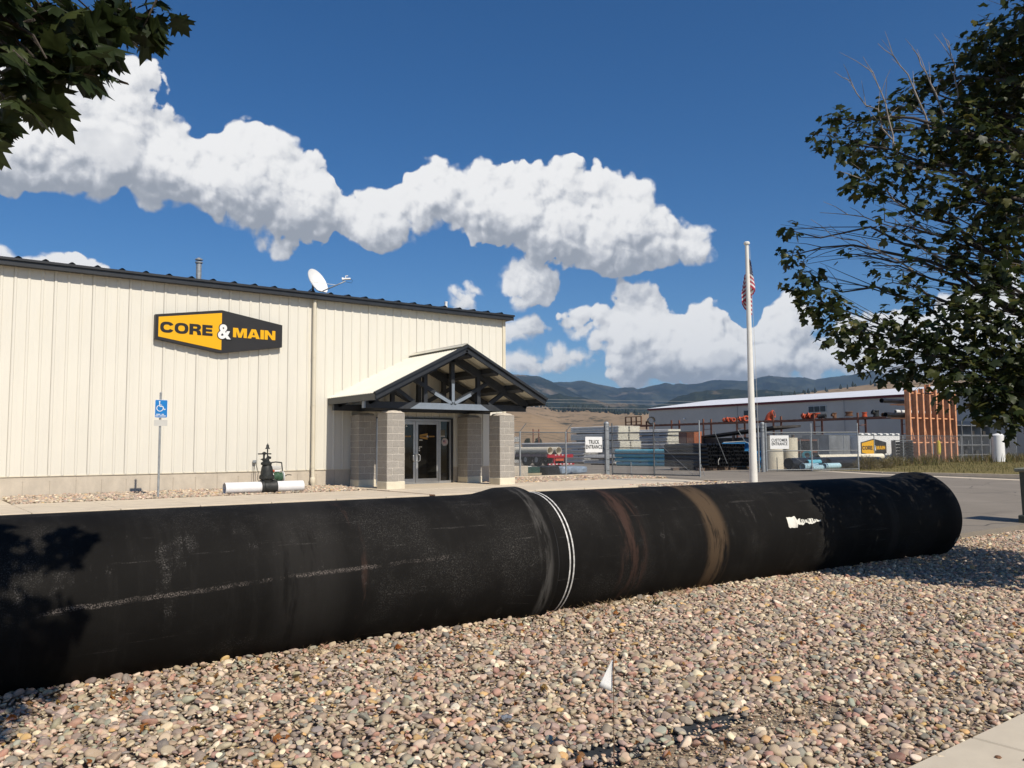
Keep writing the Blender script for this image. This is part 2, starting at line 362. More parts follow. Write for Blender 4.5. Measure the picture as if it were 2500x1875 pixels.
M['earth_dark'] = mat('dark_stock', (0.035, 0.035, 0.035), 0.7, 0.3, 2)
M['util'] = mat('utility_green', (0.075, 0.082, 0.064), 0.6, 0.1, 4, dirt=(0.08, 0.08, 0.06))
M['util_top'] = mat('utility_top', (0.24, 0.24, 0.18), 0.6, 0.1, 4)
M['bark'] = mat('bark', (0.075, 0.062, 0.052), 0.9, 0.2, 12, 0.6, 40)
M['twig'] = mat('pale_twig', (0.27, 0.235, 0.20), 0.85, 0.15, 12)
M['flag_red'] = mat('flag_red', (0.42, 0.02, 0.05), 0.8, 0.05)
M['flag_white'] = mat('flag_white', (0.74, 0.73, 0.72), 0.8, 0.03)
M['flag_blue'] = mat('flag_blue', (0.014, 0.026, 0.10), 0.8, 0.05)
M['fabric'] = mat('landscape_fabric', (0.028, 0.032, 0.036), 0.8, 0.15, 12, 0.3, 200)
M['hill_tree'] = mat('distant_tree_green', (0.018, 0.026, 0.016), 0.95, 0.3, 0.5)
M['green_box'] = mat('dark_green_box', (0.02, 0.06, 0.045), 0.6, 0.2, 3)
M['yellow'] = mat('yellow_plastic', (0.62, 0.50, 0.05), 0.5, 0.05)
M['steel_grey'] = mat('grey_sheet_steel', (0.25, 0.265, 0.28), 0.4, 0.15, 1.5, metal=0.3)

def block_material():
    """split concrete block: each block its own shade, coarse face"""
    mt = bpy.data.materials.new('concrete_block'); mt.use_nodes = True; t = mt.node_tree; t.nodes.clear(); k = NT(t)
    oi = k.n('ShaderNodeObjectInfo'); geo = k.n('ShaderNodeNewGeometry')
    n1 = k.n('ShaderNodeTexNoise', {'Vector': geo.outputs['Position'], 'Scale': 45.0, 'Detail': 6.0, 'Roughness': 0.7}).outputs[0]
    n2 = k.n('ShaderNodeTexNoise', {'Vector': geo.outputs['Position'], 'Scale': 5.0, 'Detail': 4.0}).outputs[0]
    c = k.mix(k.ss(n1, 0.3, 0.7), (0.30, 0.277, 0.245), (0.44, 0.41, 0.365))
    c = k.mix(k.m('MULTIPLY', oi.outputs['Random'], 0.35), c, (0.29, 0.268, 0.24))
    c = k.mix(k.m('MULTIPLY', k.ss(n2, 0.5, 0.75), 0.35), c, (0.50, 0.46, 0.40))
    b = k.n('ShaderNodeBsdfPrincipled', {'Base Color': c, 'Roughness': 0.92, 'Specular IOR Level': 0.2})
    bm = k.n('ShaderNodeBump', {'Strength': 0.9, 'Distance': 0.02, 'Height': n1}); k.L.new(bm.outputs[0], b.inputs['Normal'])
    k.n('ShaderNodeOutputMaterial', {0: b.outputs[0]}); return mt
M['block'] = block_material()
M['mortar'] = mat('mortar', (0.60, 0.56, 0.49), 0.95, 0.06, 20, 0.3, 90)

def asphalt_material():
    mt = bpy.data.materials.new('asphalt'); mt.use_nodes = True; t = mt.node_tree; t.nodes.clear(); k = NT(t)
    tc = k.n('ShaderNodeTexCoord').outputs['Object']
    n1 = k.n('ShaderNodeTexNoise', {'Vector': tc, 'Scale': 60.0, 'Detail': 5.0, 'Roughness': 0.7}).outputs[0]
    n2 = k.n('ShaderNodeTexNoise', {'Vector': tc, 'Scale': 0.35, 'Detail': 6.0, 'Roughness': 0.6}).outputs[0]
    n3 = k.n('ShaderNodeTexNoise', {'Vector': k.vm('MULTIPLY', tc, (0.18, 1.3, 1)), 'Scale': 1.0, 'Detail': 5.0}).outputs[0]
    c = k.mix(k.ss(n1, 0.3, 0.7), (0.205, 0.178, 0.145), (0.27, 0.235, 0.19))
    c = k.mix(k.m('MULTIPLY', k.ss(n2, 0.42, 0.68), 0.5), c, (0.31, 0.27, 0.22))
    c = k.mix(k.m('MULTIPLY', k.ss(n3, 0.56, 0.70), 0.40), c, (0.14, 0.122, 0.10))
    vc = k.n('ShaderNodeTexVoronoi', {'Vector': k.vm('ADD', tc, k.vm('MULTIPLY', k.n('ShaderNodeTexNoise', {'Vector': tc, 'Scale': 0.7}).outputs[1], (1.5, 1.5, 0))), 'Scale': 0.22}, feature='DISTANCE_TO_EDGE')
    c = k.mix(k.ss(vc.outputs['Distance'], 0.005, 0.0015), c, (0.10, 0.09, 0.08))
    b = k.n('ShaderNodeBsdfPrincipled', {'Base Color': c, 'Roughness': 0.9, 'Specular IOR Level': 0.25})
    bm = k.n('ShaderNodeBump', {'Strength': 0.5, 'Distance': 0.01, 'Height': n1}); k.L.new(bm.outputs[0], b.inputs['Normal'])
    k.n('ShaderNodeOutputMaterial', {0: b.outputs[0]}); return mt
M['asphalt'] = asphalt_material()

def soil_material(name, a, b_, c_):
    mt = bpy.data.materials.new(name); mt.use_nodes = True; t = mt.node_tree; t.nodes.clear(); k = NT(t)
    tc = k.n('ShaderNodeTexCoord').outputs['Object']
    n1 = k.n('ShaderNodeTexNoise', {'Vector': tc, 'Scale': 25.0, 'Detail': 8.0, 'Roughness': 0.7}).outputs[0]
    n2 = k.n('ShaderNodeTexNoise', {'Vector': tc, 'Scale': 140.0, 'Detail': 4.0}).outputs[0]
    c = k.mix(k.ss(n1, 0.35, 0.65), a, b_); c = k.mix(k.ss(n2, 0.58, 0.68), c, c_)
    b = k.n('ShaderNodeBsdfPrincipled', {'Base Color': c, 'Roughness': 0.95, 'Specular IOR Level': 0.15})
    bm = k.n('ShaderNodeBump', {'Strength': 0.8, 'Distance': 0.01, 'Height': n2}); k.L.new(bm.outputs[0], b.inputs['Normal'])
    k.n('ShaderNodeOutputMaterial', {0: b.outputs[0]}); return mt
M['soil'] = soil_material('gravel_bed_soil', (0.24, 0.185, 0.13), (0.34, 0.27, 0.185), (0.44, 0.36, 0.26))

def terrain_material(name, base, alt, patch, nscale, tree=None, tscale=0.02):
    mt = bpy.data.materials.new(name); mt.use_nodes = True; t = mt.node_tree; t.nodes.clear(); k = NT(t)
    tc = k.n('ShaderNodeTexCoord').outputs['Object']
    n1 = k.n('ShaderNodeTexNoise', {'Vector': tc, 'Scale': nscale, 'Detail': 8.0, 'Roughness': 0.65}).outputs[0]
    n2 = k.n('ShaderNodeTexNoise', {'Vector': tc, 'Scale': nscale*0.35, 'Detail': 6.0, 'Roughness': 0.6}).outputs[0]
    c = k.mix(k.ss(n1, 0.35, 0.65), base, alt); c = k.mix(k.m('MULTIPLY', k.ss(n2, 0.57, 0.66), 0.8), c, patch)
    if tree:
        n3 = k.n('ShaderNodeTexNoise', {'Vector': tc, 'Scale': tscale, 'Detail': 3.0, 'Roughness': 0.8}).outputs[0]
        n4 = k.n('ShaderNodeTexNoise', {'Vector': tc, 'Scale': tscale*0.12, 'Detail': 3.0}).outputs[0]
        c = k.mix(k.m('MULTIPLY', k.ss(n3, 0.54, 0.60), k.ss(n4, 0.42, 0.62)), c, tree)
    b = k.n('ShaderNodeBsdfPrincipled', {'Base Color': c, 'Roughness': 1.0, 'Specular IOR Level': 0.0})
    k.n('ShaderNodeOutputMaterial', {0: b.outputs[0]}); return mt
M['forest'] = terrain_material('forest_slope', (0.008, 0.013, 0.010), (0.050, 0.054, 0.038), (0.20, 0.16, 0.115), 0.008, tree=(0.012, 0.018, 0.012), tscale=0.03)
M['forest2'] = terrain_material('forest_slope_near', (0.014, 0.020, 0.012), (0.042, 0.046, 0.026), (0.17, 0.13, 0.085), 0.016, tree=(0.012, 0.018, 0.011), tscale=0.06)
M['gold_hill'] = terrain_material('dry_grass_hill', (0.33, 0.235, 0.145), (0.27, 0.195, 0.122), (0.20, 0.165, 0.12), 0.006, tree=(0.06, 0.055, 0.035), tscale=0.035)
M['field'] = terrain_material('dry_field', (0.32, 0.24, 0.13), (0.26, 0.195, 0.105), (0.21, 0.18, 0.09), 0.05)

def leaf_material(name, cols):
    mt = bpy.data.materials.new(name); mt.use_nodes = True; t = mt.node_tree; t.nodes.clear(); k = NT(t)
    at = k.n('ShaderNodeAttribute', attribute_name='lv', attribute_type='GEOMETRY').outputs['Fac']
    rp = t.nodes.new('ShaderNodeValToRGB'); cr = rp.color_ramp
    cr.elements[0].position = 0; cr.elements[0].color = (*cols[0], 1); cr.elements[1].position = 1; cr.elements[1].color = (*cols[-1], 1)
    for i, c in enumerate(cols[1:-1]): e = cr.elements.new((i+1)/(len(cols)-1)); e.color = (*c, 1)
    k.L.new(at, rp.inputs[0])
    pos = k.n('ShaderNodeNewGeometry').outputs['Position']
    n1 = k.n('ShaderNodeTexNoise', {'Vector': pos, 'Scale': 40.0, 'Detail': 4.0}).outputs[0]
    c = k.mix(k.m('MULTIPLY', k.ss(n1, 0.4, 0.7), 0.35), rp.outputs[0], tuple(x*0.55 for x in cols[0]))
    b = k.n('ShaderNodeBsdfPrincipled', {'Base Color': c, 'Roughness': 0.45, 'Specular IOR Level': 0.35})
    tr = k.n('ShaderNodeBsdfTranslucent', {0: c}); mx = k.n('ShaderNodeMixShader', {0: 0.38, 1: b.outputs[0], 2: tr.outputs[0]})
    k.n('ShaderNodeOutputMaterial', {0: mx.outputs[0]}); return mt
M['leaf'] = leaf_material('maple_leaf', [(0.020, 0.033, 0.010), (0.036, 0.052, 0.014), (0.072, 0.088, 0.022), (0.20, 0.17, 0.04)])
M['leaf_near'] = leaf_material('near_maple_leaf', [(0.020, 0.033, 0.012), (0.034, 0.050, 0.016), (0.080, 0.098, 0.030)])
M['dead_leaf'] = leaf_material('fallen_leaf', [(0.35, 0.12, 0.035), (0.48, 0.20, 0.06), (0.30, 0.16, 0.07), (0.50, 0.36, 0.11)])
M['grass'] = leaf_material('dry_roadside_grass', [(0.11, 0.115, 0.04), (0.16, 0.15, 0.055), (0.22, 0.18, 0.075), (0.27, 0.20, 0.10)])

def pebble_material():
    mt = bpy.data.materials.new('river_pebble'); mt.use_nodes = True; t = mt.node_tree; t.nodes.clear(); k = NT(t)
    at = k.n('ShaderNodeAttribute', attribute_name='col', attribute_type='INSTANCER').outputs['Color']
    pos = k.n('ShaderNodeNewGeometry').outputs['Position']
    n1 = k.n('ShaderNodeTexNoise', {'Vector': pos, 'Scale': 28.0, 'Detail': 5.0, 'Roughness': 0.65}).outputs[0]
    n2 = k.n('ShaderNodeTexNoise', {'Vector': pos, 'Scale': 160.0, 'Detail': 4.0, 'Roughness': 0.7}).outputs[0]
    n3 = k.n('ShaderNodeTexNoise', {'Vector': k.vm('MULTIPLY', pos, (1, 1, 3)), 'Scale': 60.0, 'Detail': 2.0, 'Distortion': 1.0}).outputs[0]
    c = k.mix(k.m('MULTIPLY', k.ss(n1, 0.35, 0.7), 0.25), at, (0.52, 0.43, 0.32))
    c = k.mix(k.m('MULTIPLY', k.ss(n2, 0.5, 0.7), 0.20), c, (0.20, 0.16, 0.13))
    c = k.mix(k.m('MULTIPLY', k.ss(n3, 0.62, 0.68), 0.25), c, (0.55, 0.50, 0.43))
    b = k.n('ShaderNodeBsdfPrincipled', {'Base Color': c, 'Roughness': 0.75, 'Specular IOR Level': 0.25})
    bm = k.n('ShaderNodeBump', {'Strength': 0.35, 'Distance': 0.004, 'Height': n2}); k.L.new(bm.outputs[0], b.inputs['Normal'])
    k.n('ShaderNodeOutputMaterial', {0: b.outputs[0]}); return mt
M['pebble'] = pebble_material()
# ------------------------------------------------------------------ the setting
def zlot(y, x=0):
    return float(np.interp(y, [-40, -17.2, -6, 0, 6, 30], [0.02, 0.06, 0.30, 0.40, 0.38, 0.26]))
def struct(o): o['kind'] = 'structure'; return o

# ground sheet reaching the foot of the hills
g = MB(); ring = [30, 80, 160, 320, 700, 1500, 3000, 5600]; NS = 48
vs = [(0, 0, -0.16)]; fs = []
for r in ring:
    for i in range(NS): a = 2*math.pi*i/NS; vs.append((r*math.sin(a), r*math.cos(a), -0.16))
for i in range(NS): fs.append((0, 1+(i+1)%NS, 1+i))
for j in range(len(ring)-1):
    for i in range(NS): a = 1+j*NS+i; b = 1+j*NS+(i+1)%NS; fs.append((a, b, b+NS, a+NS))
g.add(vs, fs); struct(g.build('ground', M['field']))

# asphalt: parking lot, driveway and storage yard in one gently sloping sheet
ys = [-17.2, -15, -12, -9, -6, -3, 0, 3, 6, 12, 20, 30, 60]; xs = [-30, -10, 0, 8, 16, 24, 34, 50, 78]
def lot_x(x, j): return x
g = MB(); vs = []
for j, y in enumerate(ys):
    for x in xs: vs.append((x, y + (0.25*math.sin(x*0.9)+0.12*math.sin(x*2.7) if j == 0 else 0)*0.35, zlot(y)))
n = len(xs); fs = [(j*n+i, j*n+i+1, (j+1)*n+i+1, (j+1)*n+i) for j in range(len(ys)-1) for i in range(n-1)]
g.add(vs, fs)
for i in range(n-1): g.add([vs[i], vs[i+1], (vs[i+1][0], vs[i+1][1], -0.15), (vs[i][0], vs[i][1], -0.15)], [(0, 3, 2, 1)])
asph = struct(g.build('asphalt_road', M['asphalt']))
# faded parking line on the lot
g = MB()
for (x, y, a, L) in ((15.2, -15.4, 0.30, 1.9),):
    dx, dy = math.cos(a), math.sin(a); w = 0.05
    p = [(x-dy*w, y+dx*w), (x+dy*w, y-dx*w), (x+dx*L+dy*w, y+dy*L-dx*w), (x+dx*L-dy*w, y+dy*L+dx*w)]
    g.add([(a_, b_, zlot(b_)+0.004) for a_, b_ in p], [(0, 1, 2, 3)])
attach(g.build('painted_line', mat('worn_line_paint', (0.27, 0.25, 0.22), 0.9, 0.2, 6)), asph)

# sidewalk in front of the building, slab by slab, with its kerb face
SW = bpy.data.objects.new('sidewalk', None); C.objects.link(SW); struct(SW)
def slab(x0, x1, y0, y1, z1, z0=None, m='walk', name='slab', parent=None, b=0.008):
    g = MB(); g.bev(x0+0.006, x1-0.006, y0+0.006, y1-0.006, z1-0.16 if z0 is None else z0, z1, b)
    return g.build(name, M[m], parent or SW)
xe = [-8.2, -6.4, -4.6, -2.8, -0.15, 1.45, 3.05, 4.65, 6.25, 7.6, 8.88]
for a, b in zip(xe[:-1], xe[1:]): slab(a, b, -5.75, -2.42, 0.462, 0.2)
slab(-8.2, -0.15, -2.42, -0.02, 0.466, 0.2)
for a, b in ((9.04, 10.7), (10.7, 12.4), (12.4, 14.3)):
    slab(a, b, -5.75, -3.3, 0.462, 0.2); slab(a, b, -3.3, 0.0, 0.470, 0.2)
for a, b in ((14.3, 15.9), (15.9, 17.5), (17.5, 19.1), (19.1, 20.7)): slab(a, b, -5.0, -1.45, 0.452, 0.2)
for a, b in ((14.3, 15.9), (15.9, 16.6)): slab(a, b, -5.75, -5.0, 0.448, 0.2)
# trench drain between the two walks, rusty channel
g = MB(); g.box(8.885, 9.035, -5.75, -2.7, 0.25, 0.36); attach(g.build('drain_channel', M['rust']), SW)
g = MB(); g.box(8.89, 9.03, -5.74, -2.7, 0.435, 0.455); attach(g.build('drain_cover', M['rust']), SW)
# sloping flare to the driveway
g = MB(); g.add([(20.7, -5.0, 0.452), (22.3, -4.4, 0.345), (22.6, -1.2, 0.39), (20.7, -1.45, 0.452)], [(0, 1, 2, 3)]); attach(g.build('ramp', M['walk']), SW)
# kerb round the gravel bed with the flagpole, and the thin edging by the fence
KB = bpy.data.objects.new('kerb', None); C.objects.link(KB); struct(KB)
def kerb(pts, w, z0, z1, m='walk'):
    for p, q in zip(pts[:-1], pts[1:]):
        d = Vector((q[0]-p[0], q[1]-p[1])); L = d.length; d.normalize(); nx, ny = -d.y*w/2, d.x*w/2; k = max(1, int(L/2.4))
        for i in range(k):
            a, b = i*L/k+0.004, (i+1)*L/k-0.004
            P = [(p[0]+d.x*a+nx, p[1]+d.y*a+ny), (p[0]+d.x*a-nx, p[1]+d.y*a-ny), (p[0]+d.x*b-nx, p[1]+d.y*b-ny), (p[0]+d.x*b+nx, p[1]+d.y*b+ny)]
            g = MB(); g.polyz(P, z0, z1); attach(g.build('kerb_stone', M[m]), KB)
kerb([(21.2, -4.55), (20.9, -7.5), (20.2, -10.0)], 0.16, 0.1, 0.47)
kerb([(20.2, -10.0), (16.7, -10.3), (16.6, -5.8)], 0.16, 0.1, 0.44)
kerb([(15.7, 2.72), (22.7, 2.55)], 0.2, 0.2, 0.50)
kerb([(35.6, -0.2), (34.6, -4.0), (34.8, -10.0), (36.0, -16.0), (38.0, -24.0)], 0.22, 0.1, 0.43)
g = MB(); P = [(35.4, -0.2), (34.4, -4.0), (34.6, -10.0), (35.8, -16.0), (37.8, -24.0)]
for (x0, y0), (x1, y1) in zip(P[:-1], P[1:]):
    g.add([(x0-0.75, y0, zlot(y0)+0.006), (x0, y0, zlot(y0)+0.016), (x1, y1, zlot(y1)+0.016), (x1-0.75, y1, zlot(y1)+0.006)], [(0, 3, 2, 1)])
attach(g.build('gutter', M['walk']), KB)

# near sidewalk by the photographer
g = MB(); NW = bpy.data.objects.new('pavement', None); C.objects.link(NW); struct(NW)
for i in range(16): slab(-5.1+i*1.52, -5.1+(i+1)*1.52, -23.6, -22.0, 0.02, -0.14, 'walk_near', 'slab', NW, 0.01)
g.polyz([(-9, -23.62), (-9, -40), (25, -40), (25, -23.62)], -0.15, -0.03); g.build('roadside', M['soil'], NW)
for (x, y, s) in ((2.29, -22.24, 0.018), (2.36, -22.345, 0.014)):
    g = MB(); g.sphere((x, y, 0.024), s, 7, 4, 0.45); tag(g.build('loose_stone', M['rust']), {0.018: 'small brown stone chip on the near concrete walk', 0.014: 'tiny brown stone chip at the picture edge on concrete'}[s], 'stone')

# gravel beds: a sheet of soil under the stones
def zbed(x): return np.interp(x, [6.5, 8.5, 11.0, 16], [0.0, -0.03, -0.075, -0.075])
g = MB(); bx = [-9, 6.5, 8.5, 11, 18]
g.add([(x, y, -0.028+float(zbed(x))) for y in (-24, -16.9) for x in bx], [(i, i+1, i+6, i+5) for i in range(4)]); struct(g.build('gravel_bed', M['soil']))
g = MB(); g.polyz([(-0.15, -2.42), (9.0, -2.42), (9.0, 0.0), (-0.15, 0.0)], 0.3, 0.44)
g.polyz([(14.3, -1.45), (22.7, -1.45), (22.7, 2.7), (14.3, 2.7)], 0.3, 0.42); g.polyz([(16.7, -5.0), (21.1, -5.0), (20.9, -7.5), (20.2, -9.9), (16.7, -10.2)], 0.25, 0.385)
struct(g.build('soil', M['soil']))

# ------------------------------------------------------------------ hills and mountains
def fbm2(x, y, seed, oct=5, rough=0.5):
    r = np.random.default_rng(seed); out = np.zeros_like(x); amp = 1.0; tot = 0; f = 1.0
    for o in range(oct):
        T = r.random((64, 64)); xx = x*f+o*17.3; yy = y*f+o*9.1
        i = np.floor(xx).astype(int); j = np.floor(yy).astype(int); u = xx-i; v = yy-j; u = u*u*(3-2*u); v = v*v*(3-2*v)
        a = T[i%64, j%64]; b = T[(i+1)%64, j%64]; c = T[i%64, (j+1)%64]; d = T[(i+1)%64, (j+1)%64]
        out += amp*((a*(1-u)+b*u)*(1-v)+(c*(1-u)+d*u)*v); tot += amp; amp *= rough; f *= 2.03
    return out/tot
def ridge(name, m, prof, D, base, depth, seed, amp, az0=8, az1=92, na=840, nr=40, rough=0.6, jag=0.0):
    """a range of hills: crest height follows prof (azimuth, elevation in degrees) at distance D, spurs run down towards the viewer"""
    az = np.linspace(az0, az1, na); el = np.interp(az, [p[0] for p in prof], [p[1] for p in prof])
    if jag: el = el + jag*(fbm2(az*2.2, az*0+seed, seed+5, 5, 0.65)-0.5)
    s = np.linspace(-0.25, 1, nr)
    A, S = np.meshgrid(np.radians(az), s, indexing='xy')
    H = np.tan(np.radians(el))[None, :]*D + EYE.z
    dist = D - depth*S
    sp = fbm2(A*D/(depth*0.42), S*1.3+3.1, seed, 6, rough)
    env = np.clip(S, 0, 1)*np.clip(1-S, 0, 1)*4
    fall = np.where(S < 0, 1+S*2.2, (1-np.clip(S, 0, 1))**1.25)
    Z = base + (H-base)*fall + amp*(np.abs(sp-0.5)*-2+0.35)*env*(H-base)
    Z = np.where(S >= 0.999, base-2, Z)
    X = EYE.x + dist*np.sin(A); Y = EYE.y + dist*np.cos(A)
    v = np.stack([X, Y, Z], -1).reshape(-1, 3)
    idx = np.arange(na*nr).reshape(nr, na)
    f = np.stack([idx[:-1, :-1], idx[1:, :-1], idx[1:, 1:], idx[:-1, 1:]], -1).reshape(-1, 4)
    me = bpy.data.meshes.new(name); me.from_pydata(v.tolist(), [], f.tolist()); me.materials.append(m)
    me.polygons.foreach_set('use_smooth', [True]*len(f)); me.update()
    o = bpy.data.objects.new(name, me); C.objects.link(o); return struct(o)
L1 = [(-2, 3.6), (10, 4.2), (20, 3.7), (30, 4.6), (35.67, 5.06), (36.86, 5.03), (38.88, 4.94), (39.36, 4.8), (40.07, 4.54), (41.25, 4.55), (41.79, 4.64), (42.2, 4.62), (42.85, 4.43), (43.67, 4.3), (44.43, 4.1), (45.59, 4.11), (45.82, 4.0), (46.52, 4.16), (47.8, 4.38), (48.2, 4.28), (48.77, 4.29), (49.22, 4.23), (49.73, 4.27), (51, 4.5), (53.1, 4.35), (53.93, 4.58), (54.51, 4.69), (55, 4.61), (55.82, 4.53), (56.79, 4.5), (57.42, 4.34), (58.22, 4.43), (59.24, 4.52), (60.25, 4.6), (60.87, 4.81), (61.39, 4.6), (62.05, 4.28), (63.52, 4.14), (66.4, 4.25), (69, 4.03), (80, 4.4), (92, 3.5), (104, 4.0)]
L2 = [(-2, 2.6), (12, 3.8), (24, 4.4), (32, 5.0), (35.67, 5.06), (36.86, 5.02), (38.88, 4.95), (39.53, 4.73), (40.18, 4.44), (41.0, 4.04), (41.95, 3.56), (42.8, 3.2), (43.5, 2.6), (45, 1.0), (104, 0.6)]
L3 = [(-2, 2.4), (20, 2.9), (36.85, 3.37), (39.05, 3.53), (40.41, 3.75), (41.12, 3.57), (42.18, 3.44), (43.06, 3.25), (43.94, 3.0), (44.82, 3.05), (45.69, 2.92), (46.84, 2.78), (47.71, 3.0), (48.58, 3.4), (49.72, 3.72), (51.41, 3.86), (54.17, 3.73), (59.42, 3.3), (70, 3.0), (90, 2.6), (104, 2.2)]
L4 = [(-2, 1.8), (20, 2.4), (36.85, 2.98), (37.97, 3.0), (38.81, 2.97), (39.4, 2.87), (39.99, 2.69), (40.4, 2.57), (41.29, 2.62), (41.94, 2.64), (43.05, 2.57), (43.93, 2.5), (44.51, 2.35), (45.39, 2.37), (46.54, 2.29), (49, 2.6), (52.47, 3.1), (55.78, 3.32), (57.4, 3.57), (59.76, 3.79), (61.67, 4.01), (62.86, 4.08), (65.66, 4.04), (69.03, 3.73), (80, 3.0), (104, 2.0)]
L5 = [(-2, 1.6), (20, 2.3), (30, 2.75), (36.25, 2.6), (36.84, 2.52), (37.32, 2.47), (38.44, 2.41), (39.21, 2.16), (40.39, 1.68), (41.33, 1.38), (42.74, 1.19), (46.23, 1.1), (60, 1.0), (104, 0.8)]
tag(ridge('mountain_range', M['forest'], L1, 5300, 5, 2300, 3, 0.75, jag=0.13))
tag(ridge('mountain', M['forest'], L2, 4000, 4, 1400, 8, 0.55, jag=0.08))
tag(ridge('forested_hills', M['forest2'], L3, 2700, 2, 800, 21, 0.5, jag=0.2))
tag(ridge('foothills', M['gold_hill'], L4, 1500, -1, 600, 33, 0.22, rough=0.45))
tag(ridge('near_hill', M['gold_hill'], L5, 900, -1, 420, 41, 0.12, rough=0.4))

# scattered dark conifers on the crest of the foothills (one mass of tiny trees)
g = MB(); r = random.Random(4)
def far_tree(g, az, D, z, h, w):
    x = EYE.x + D*math.sin(R(az)); y = EYE.y + D*math.cos(R(az))
    g.lathe([(0, w*0.25), (h*0.12, w*0.5), (h*0.35, w*0.42), (h*0.7, w*0.22), (h, 0.02)], (x, y, z), (r.uniform(-.05, .05), r.uniform(-.05, .05), 1), 6)
for i in range(300):
    az = r.choice([r.uniform(36.2, 40.2), r.uniform(40, 46.5), r.uniform(40.5, 44.5), r.uniform(53, 70)]); e = np.interp(az, [p[0] for p in L4], [p[1] for p in L4])
    far_tree(g, az, 1490-r.uniform(0, 50), EYE.z + math.tan(R(e))*1490 - r.uniform(1.5, 7) - (r.uniform(0, 7) if az < 40.2 else 0), r.uniform(4, 11), r.uniform(3, 6))
tag(g.build('hilltop_conifers', M['hill_tree']), 'thin line of dark conifers along the crest of the dry hills', 'trees', kind='stuff')

# haze: even, pale air round everything
hz = bpy.data.materials.new('haze'); hz.use_nodes = True; t = hz.node_tree; t.nodes.clear(); k = NT(t)
pv = k.n('ShaderNodeVolumePrincipled', {'Color': (0.45, 0.69, 1.0, 1), 'Density': 0.00010, 'Anisotropy': 0.2})
out = k.n('ShaderNodeOutputMaterial'); k.L.new(pv.outputs[0], out.inputs['Volume'])
g = MB(); g.box(-6400, 6400, -6400, 6400, -4, 520); hzo = g.build('haze', hz); tag(hzo, kind='stuff')
# ------------------------------------------------------------------ main building
BL = thing('warehouse_building', 'long cream ribbed-metal warehouse with dark roof edge and concrete base', 'building', (5, 10, 0.45))
g = MB(); g.box(-8.2, 15.6, 0.012, 22, 0.2, 1.06); g.build('foundation', M['conc_wall'], BL)
# form-tie seams and small snapped ties in the concrete face
g = MB()
for i, x in enumerate(np.arange(-7.6, 15.4, 0.61)):
    if 9.0 < x < 14.4: continue
    g.box(x-0.004, x+0.004, 0.006, 0.014, 0.45, 0.86 if i % 3 else 1.0); g.tube((x, 0.005, 0.88), (x, 0.02, 0.88), 0.013, n=6)
o = g.build('form_seam', mat('seam_stain', (0.36, 0.31, 0.25), 0.9, 0.1), BL); o['kind'] = 'stuff'
wall = MB().box(-8.2, 15.58, 0.035, 22, 1.03, 6.5).build('wall', M['cream'], BL)
def panel(w, z0, z1, nr=3, dx=0.3048):
    g = MB(); pr = []
    for i in range(nr):
        x = i*dx; pr += [(x-0.040, 0), (x-0.022, -0.021), (x+0.022, -0.021), (x+0.040, 0)]
        pr += [(x+0.125, 0), (x+0.135, -0.0025), (x+0.145, 0)]
    pr.append((w-0.047, 0)); n = len(pr)
    g.add([(x, y, z0) for x, y in pr] + [(x, y, z1) for x, y in pr], [(i, i+1, n+i+1, n+i) for i in range(n-1)])
    g.add([(x, y+0.0012, z0) for x, y in pr], [])
    return g
pme = panel(0.9144, 1.022, 6.40).mesh('wall_panel', M['cream'])
for i in range(26):
    inst('wall_panel', pme, wall, Matrix.Translation((-8.2296+i*0.9144, 0.0 + (0.0015 if i % 2 else 0), 0)))
MB().box(15.50, 15.625, -0.045, 0.06, 0.98, 6.42).build('corner_trim', M['cream_trim'], wall)
MB().box(-8.2, 15.5, -0.012, 0.03, 1.005, 1.030).build('base_flashing', M['cream_trim'], wall)
# roof: dark sheet rising gently to the back, boxed fascia, raised ribs with open ends
roof = MB().add([(-8.4, -0.30, 6.555), (15.86, -0.30, 6.555), (15.86, 22, 8.05), (-8.4, 22, 8.05)], [(0, 1, 2, 3)]).build('roof', M['dark_trim'], BL)
MB().box(-8.4, 15.84, -0.27, -0.24, 6.36, 6.55).build('fascia', M['dark_trim'], BL)
MB().box(-8.4, 15.84, -0.24, 0.0, 6.375, 6.40).build('soffit', M['dark_trim'], BL)
MB().box(-8.4, 15.86, -0.315, -0.27, 6.49, 6.552).build('eave_trim', M['dark_trim'], BL)
MB().box(15.63, 15.86, -0.23, 22, 6.38, 6.55).build('rake_trim', M['dark_trim'], BL)
g = MB(); P = [(-0.085, 0), (-0.018, 0.046), (0.018, 0.046), (0.085, 0)]
g.add([(x, -0.325, z) for x, z in P] + [(x, 6.0, z+0.432) for x, z in P], [(0, 4, 5, 1), (1, 5, 6, 2), (2, 6, 7, 3)])
g.add([(x*0.8, -0.27, z*0.8-0.002) for x, z in P], [(0, 1, 2, 3)])
rme = g.mesh('roof_rib', M['dark_trim'])
x = 15.25
while x > -8.2:
    inst('roof_rib', rme, roof, Matrix.Translation((x, 0, 6.556))); x -= 0.6096
# downspout with couplings and a flared shoe
ds = MB().tube((8.09, -0.115, 6.34), (8.09, -0.115, 0.62), 0.056, n=16).build('downspout', M['cream_trim'], BL, True, 40)
for z in (4.55, 3.05, 1.12): MB().tube((8.09, -0.115, z-0.035), (8.09, -0.115, z+0.035), 0.064, n=16).build('coupling', M['cream_trim'], ds, True, 40)
MB().lathe([(0, 0.045), (0, 0.06), (0.12, 0.06), (0.16, 0.082), (0.30, 0.082), (0.34, 0.058)], (8.09, -0.115, 0.46), (0, 0, 1), 18).build('drain_shoe', M['conc_pipe'], ds, True, 40)

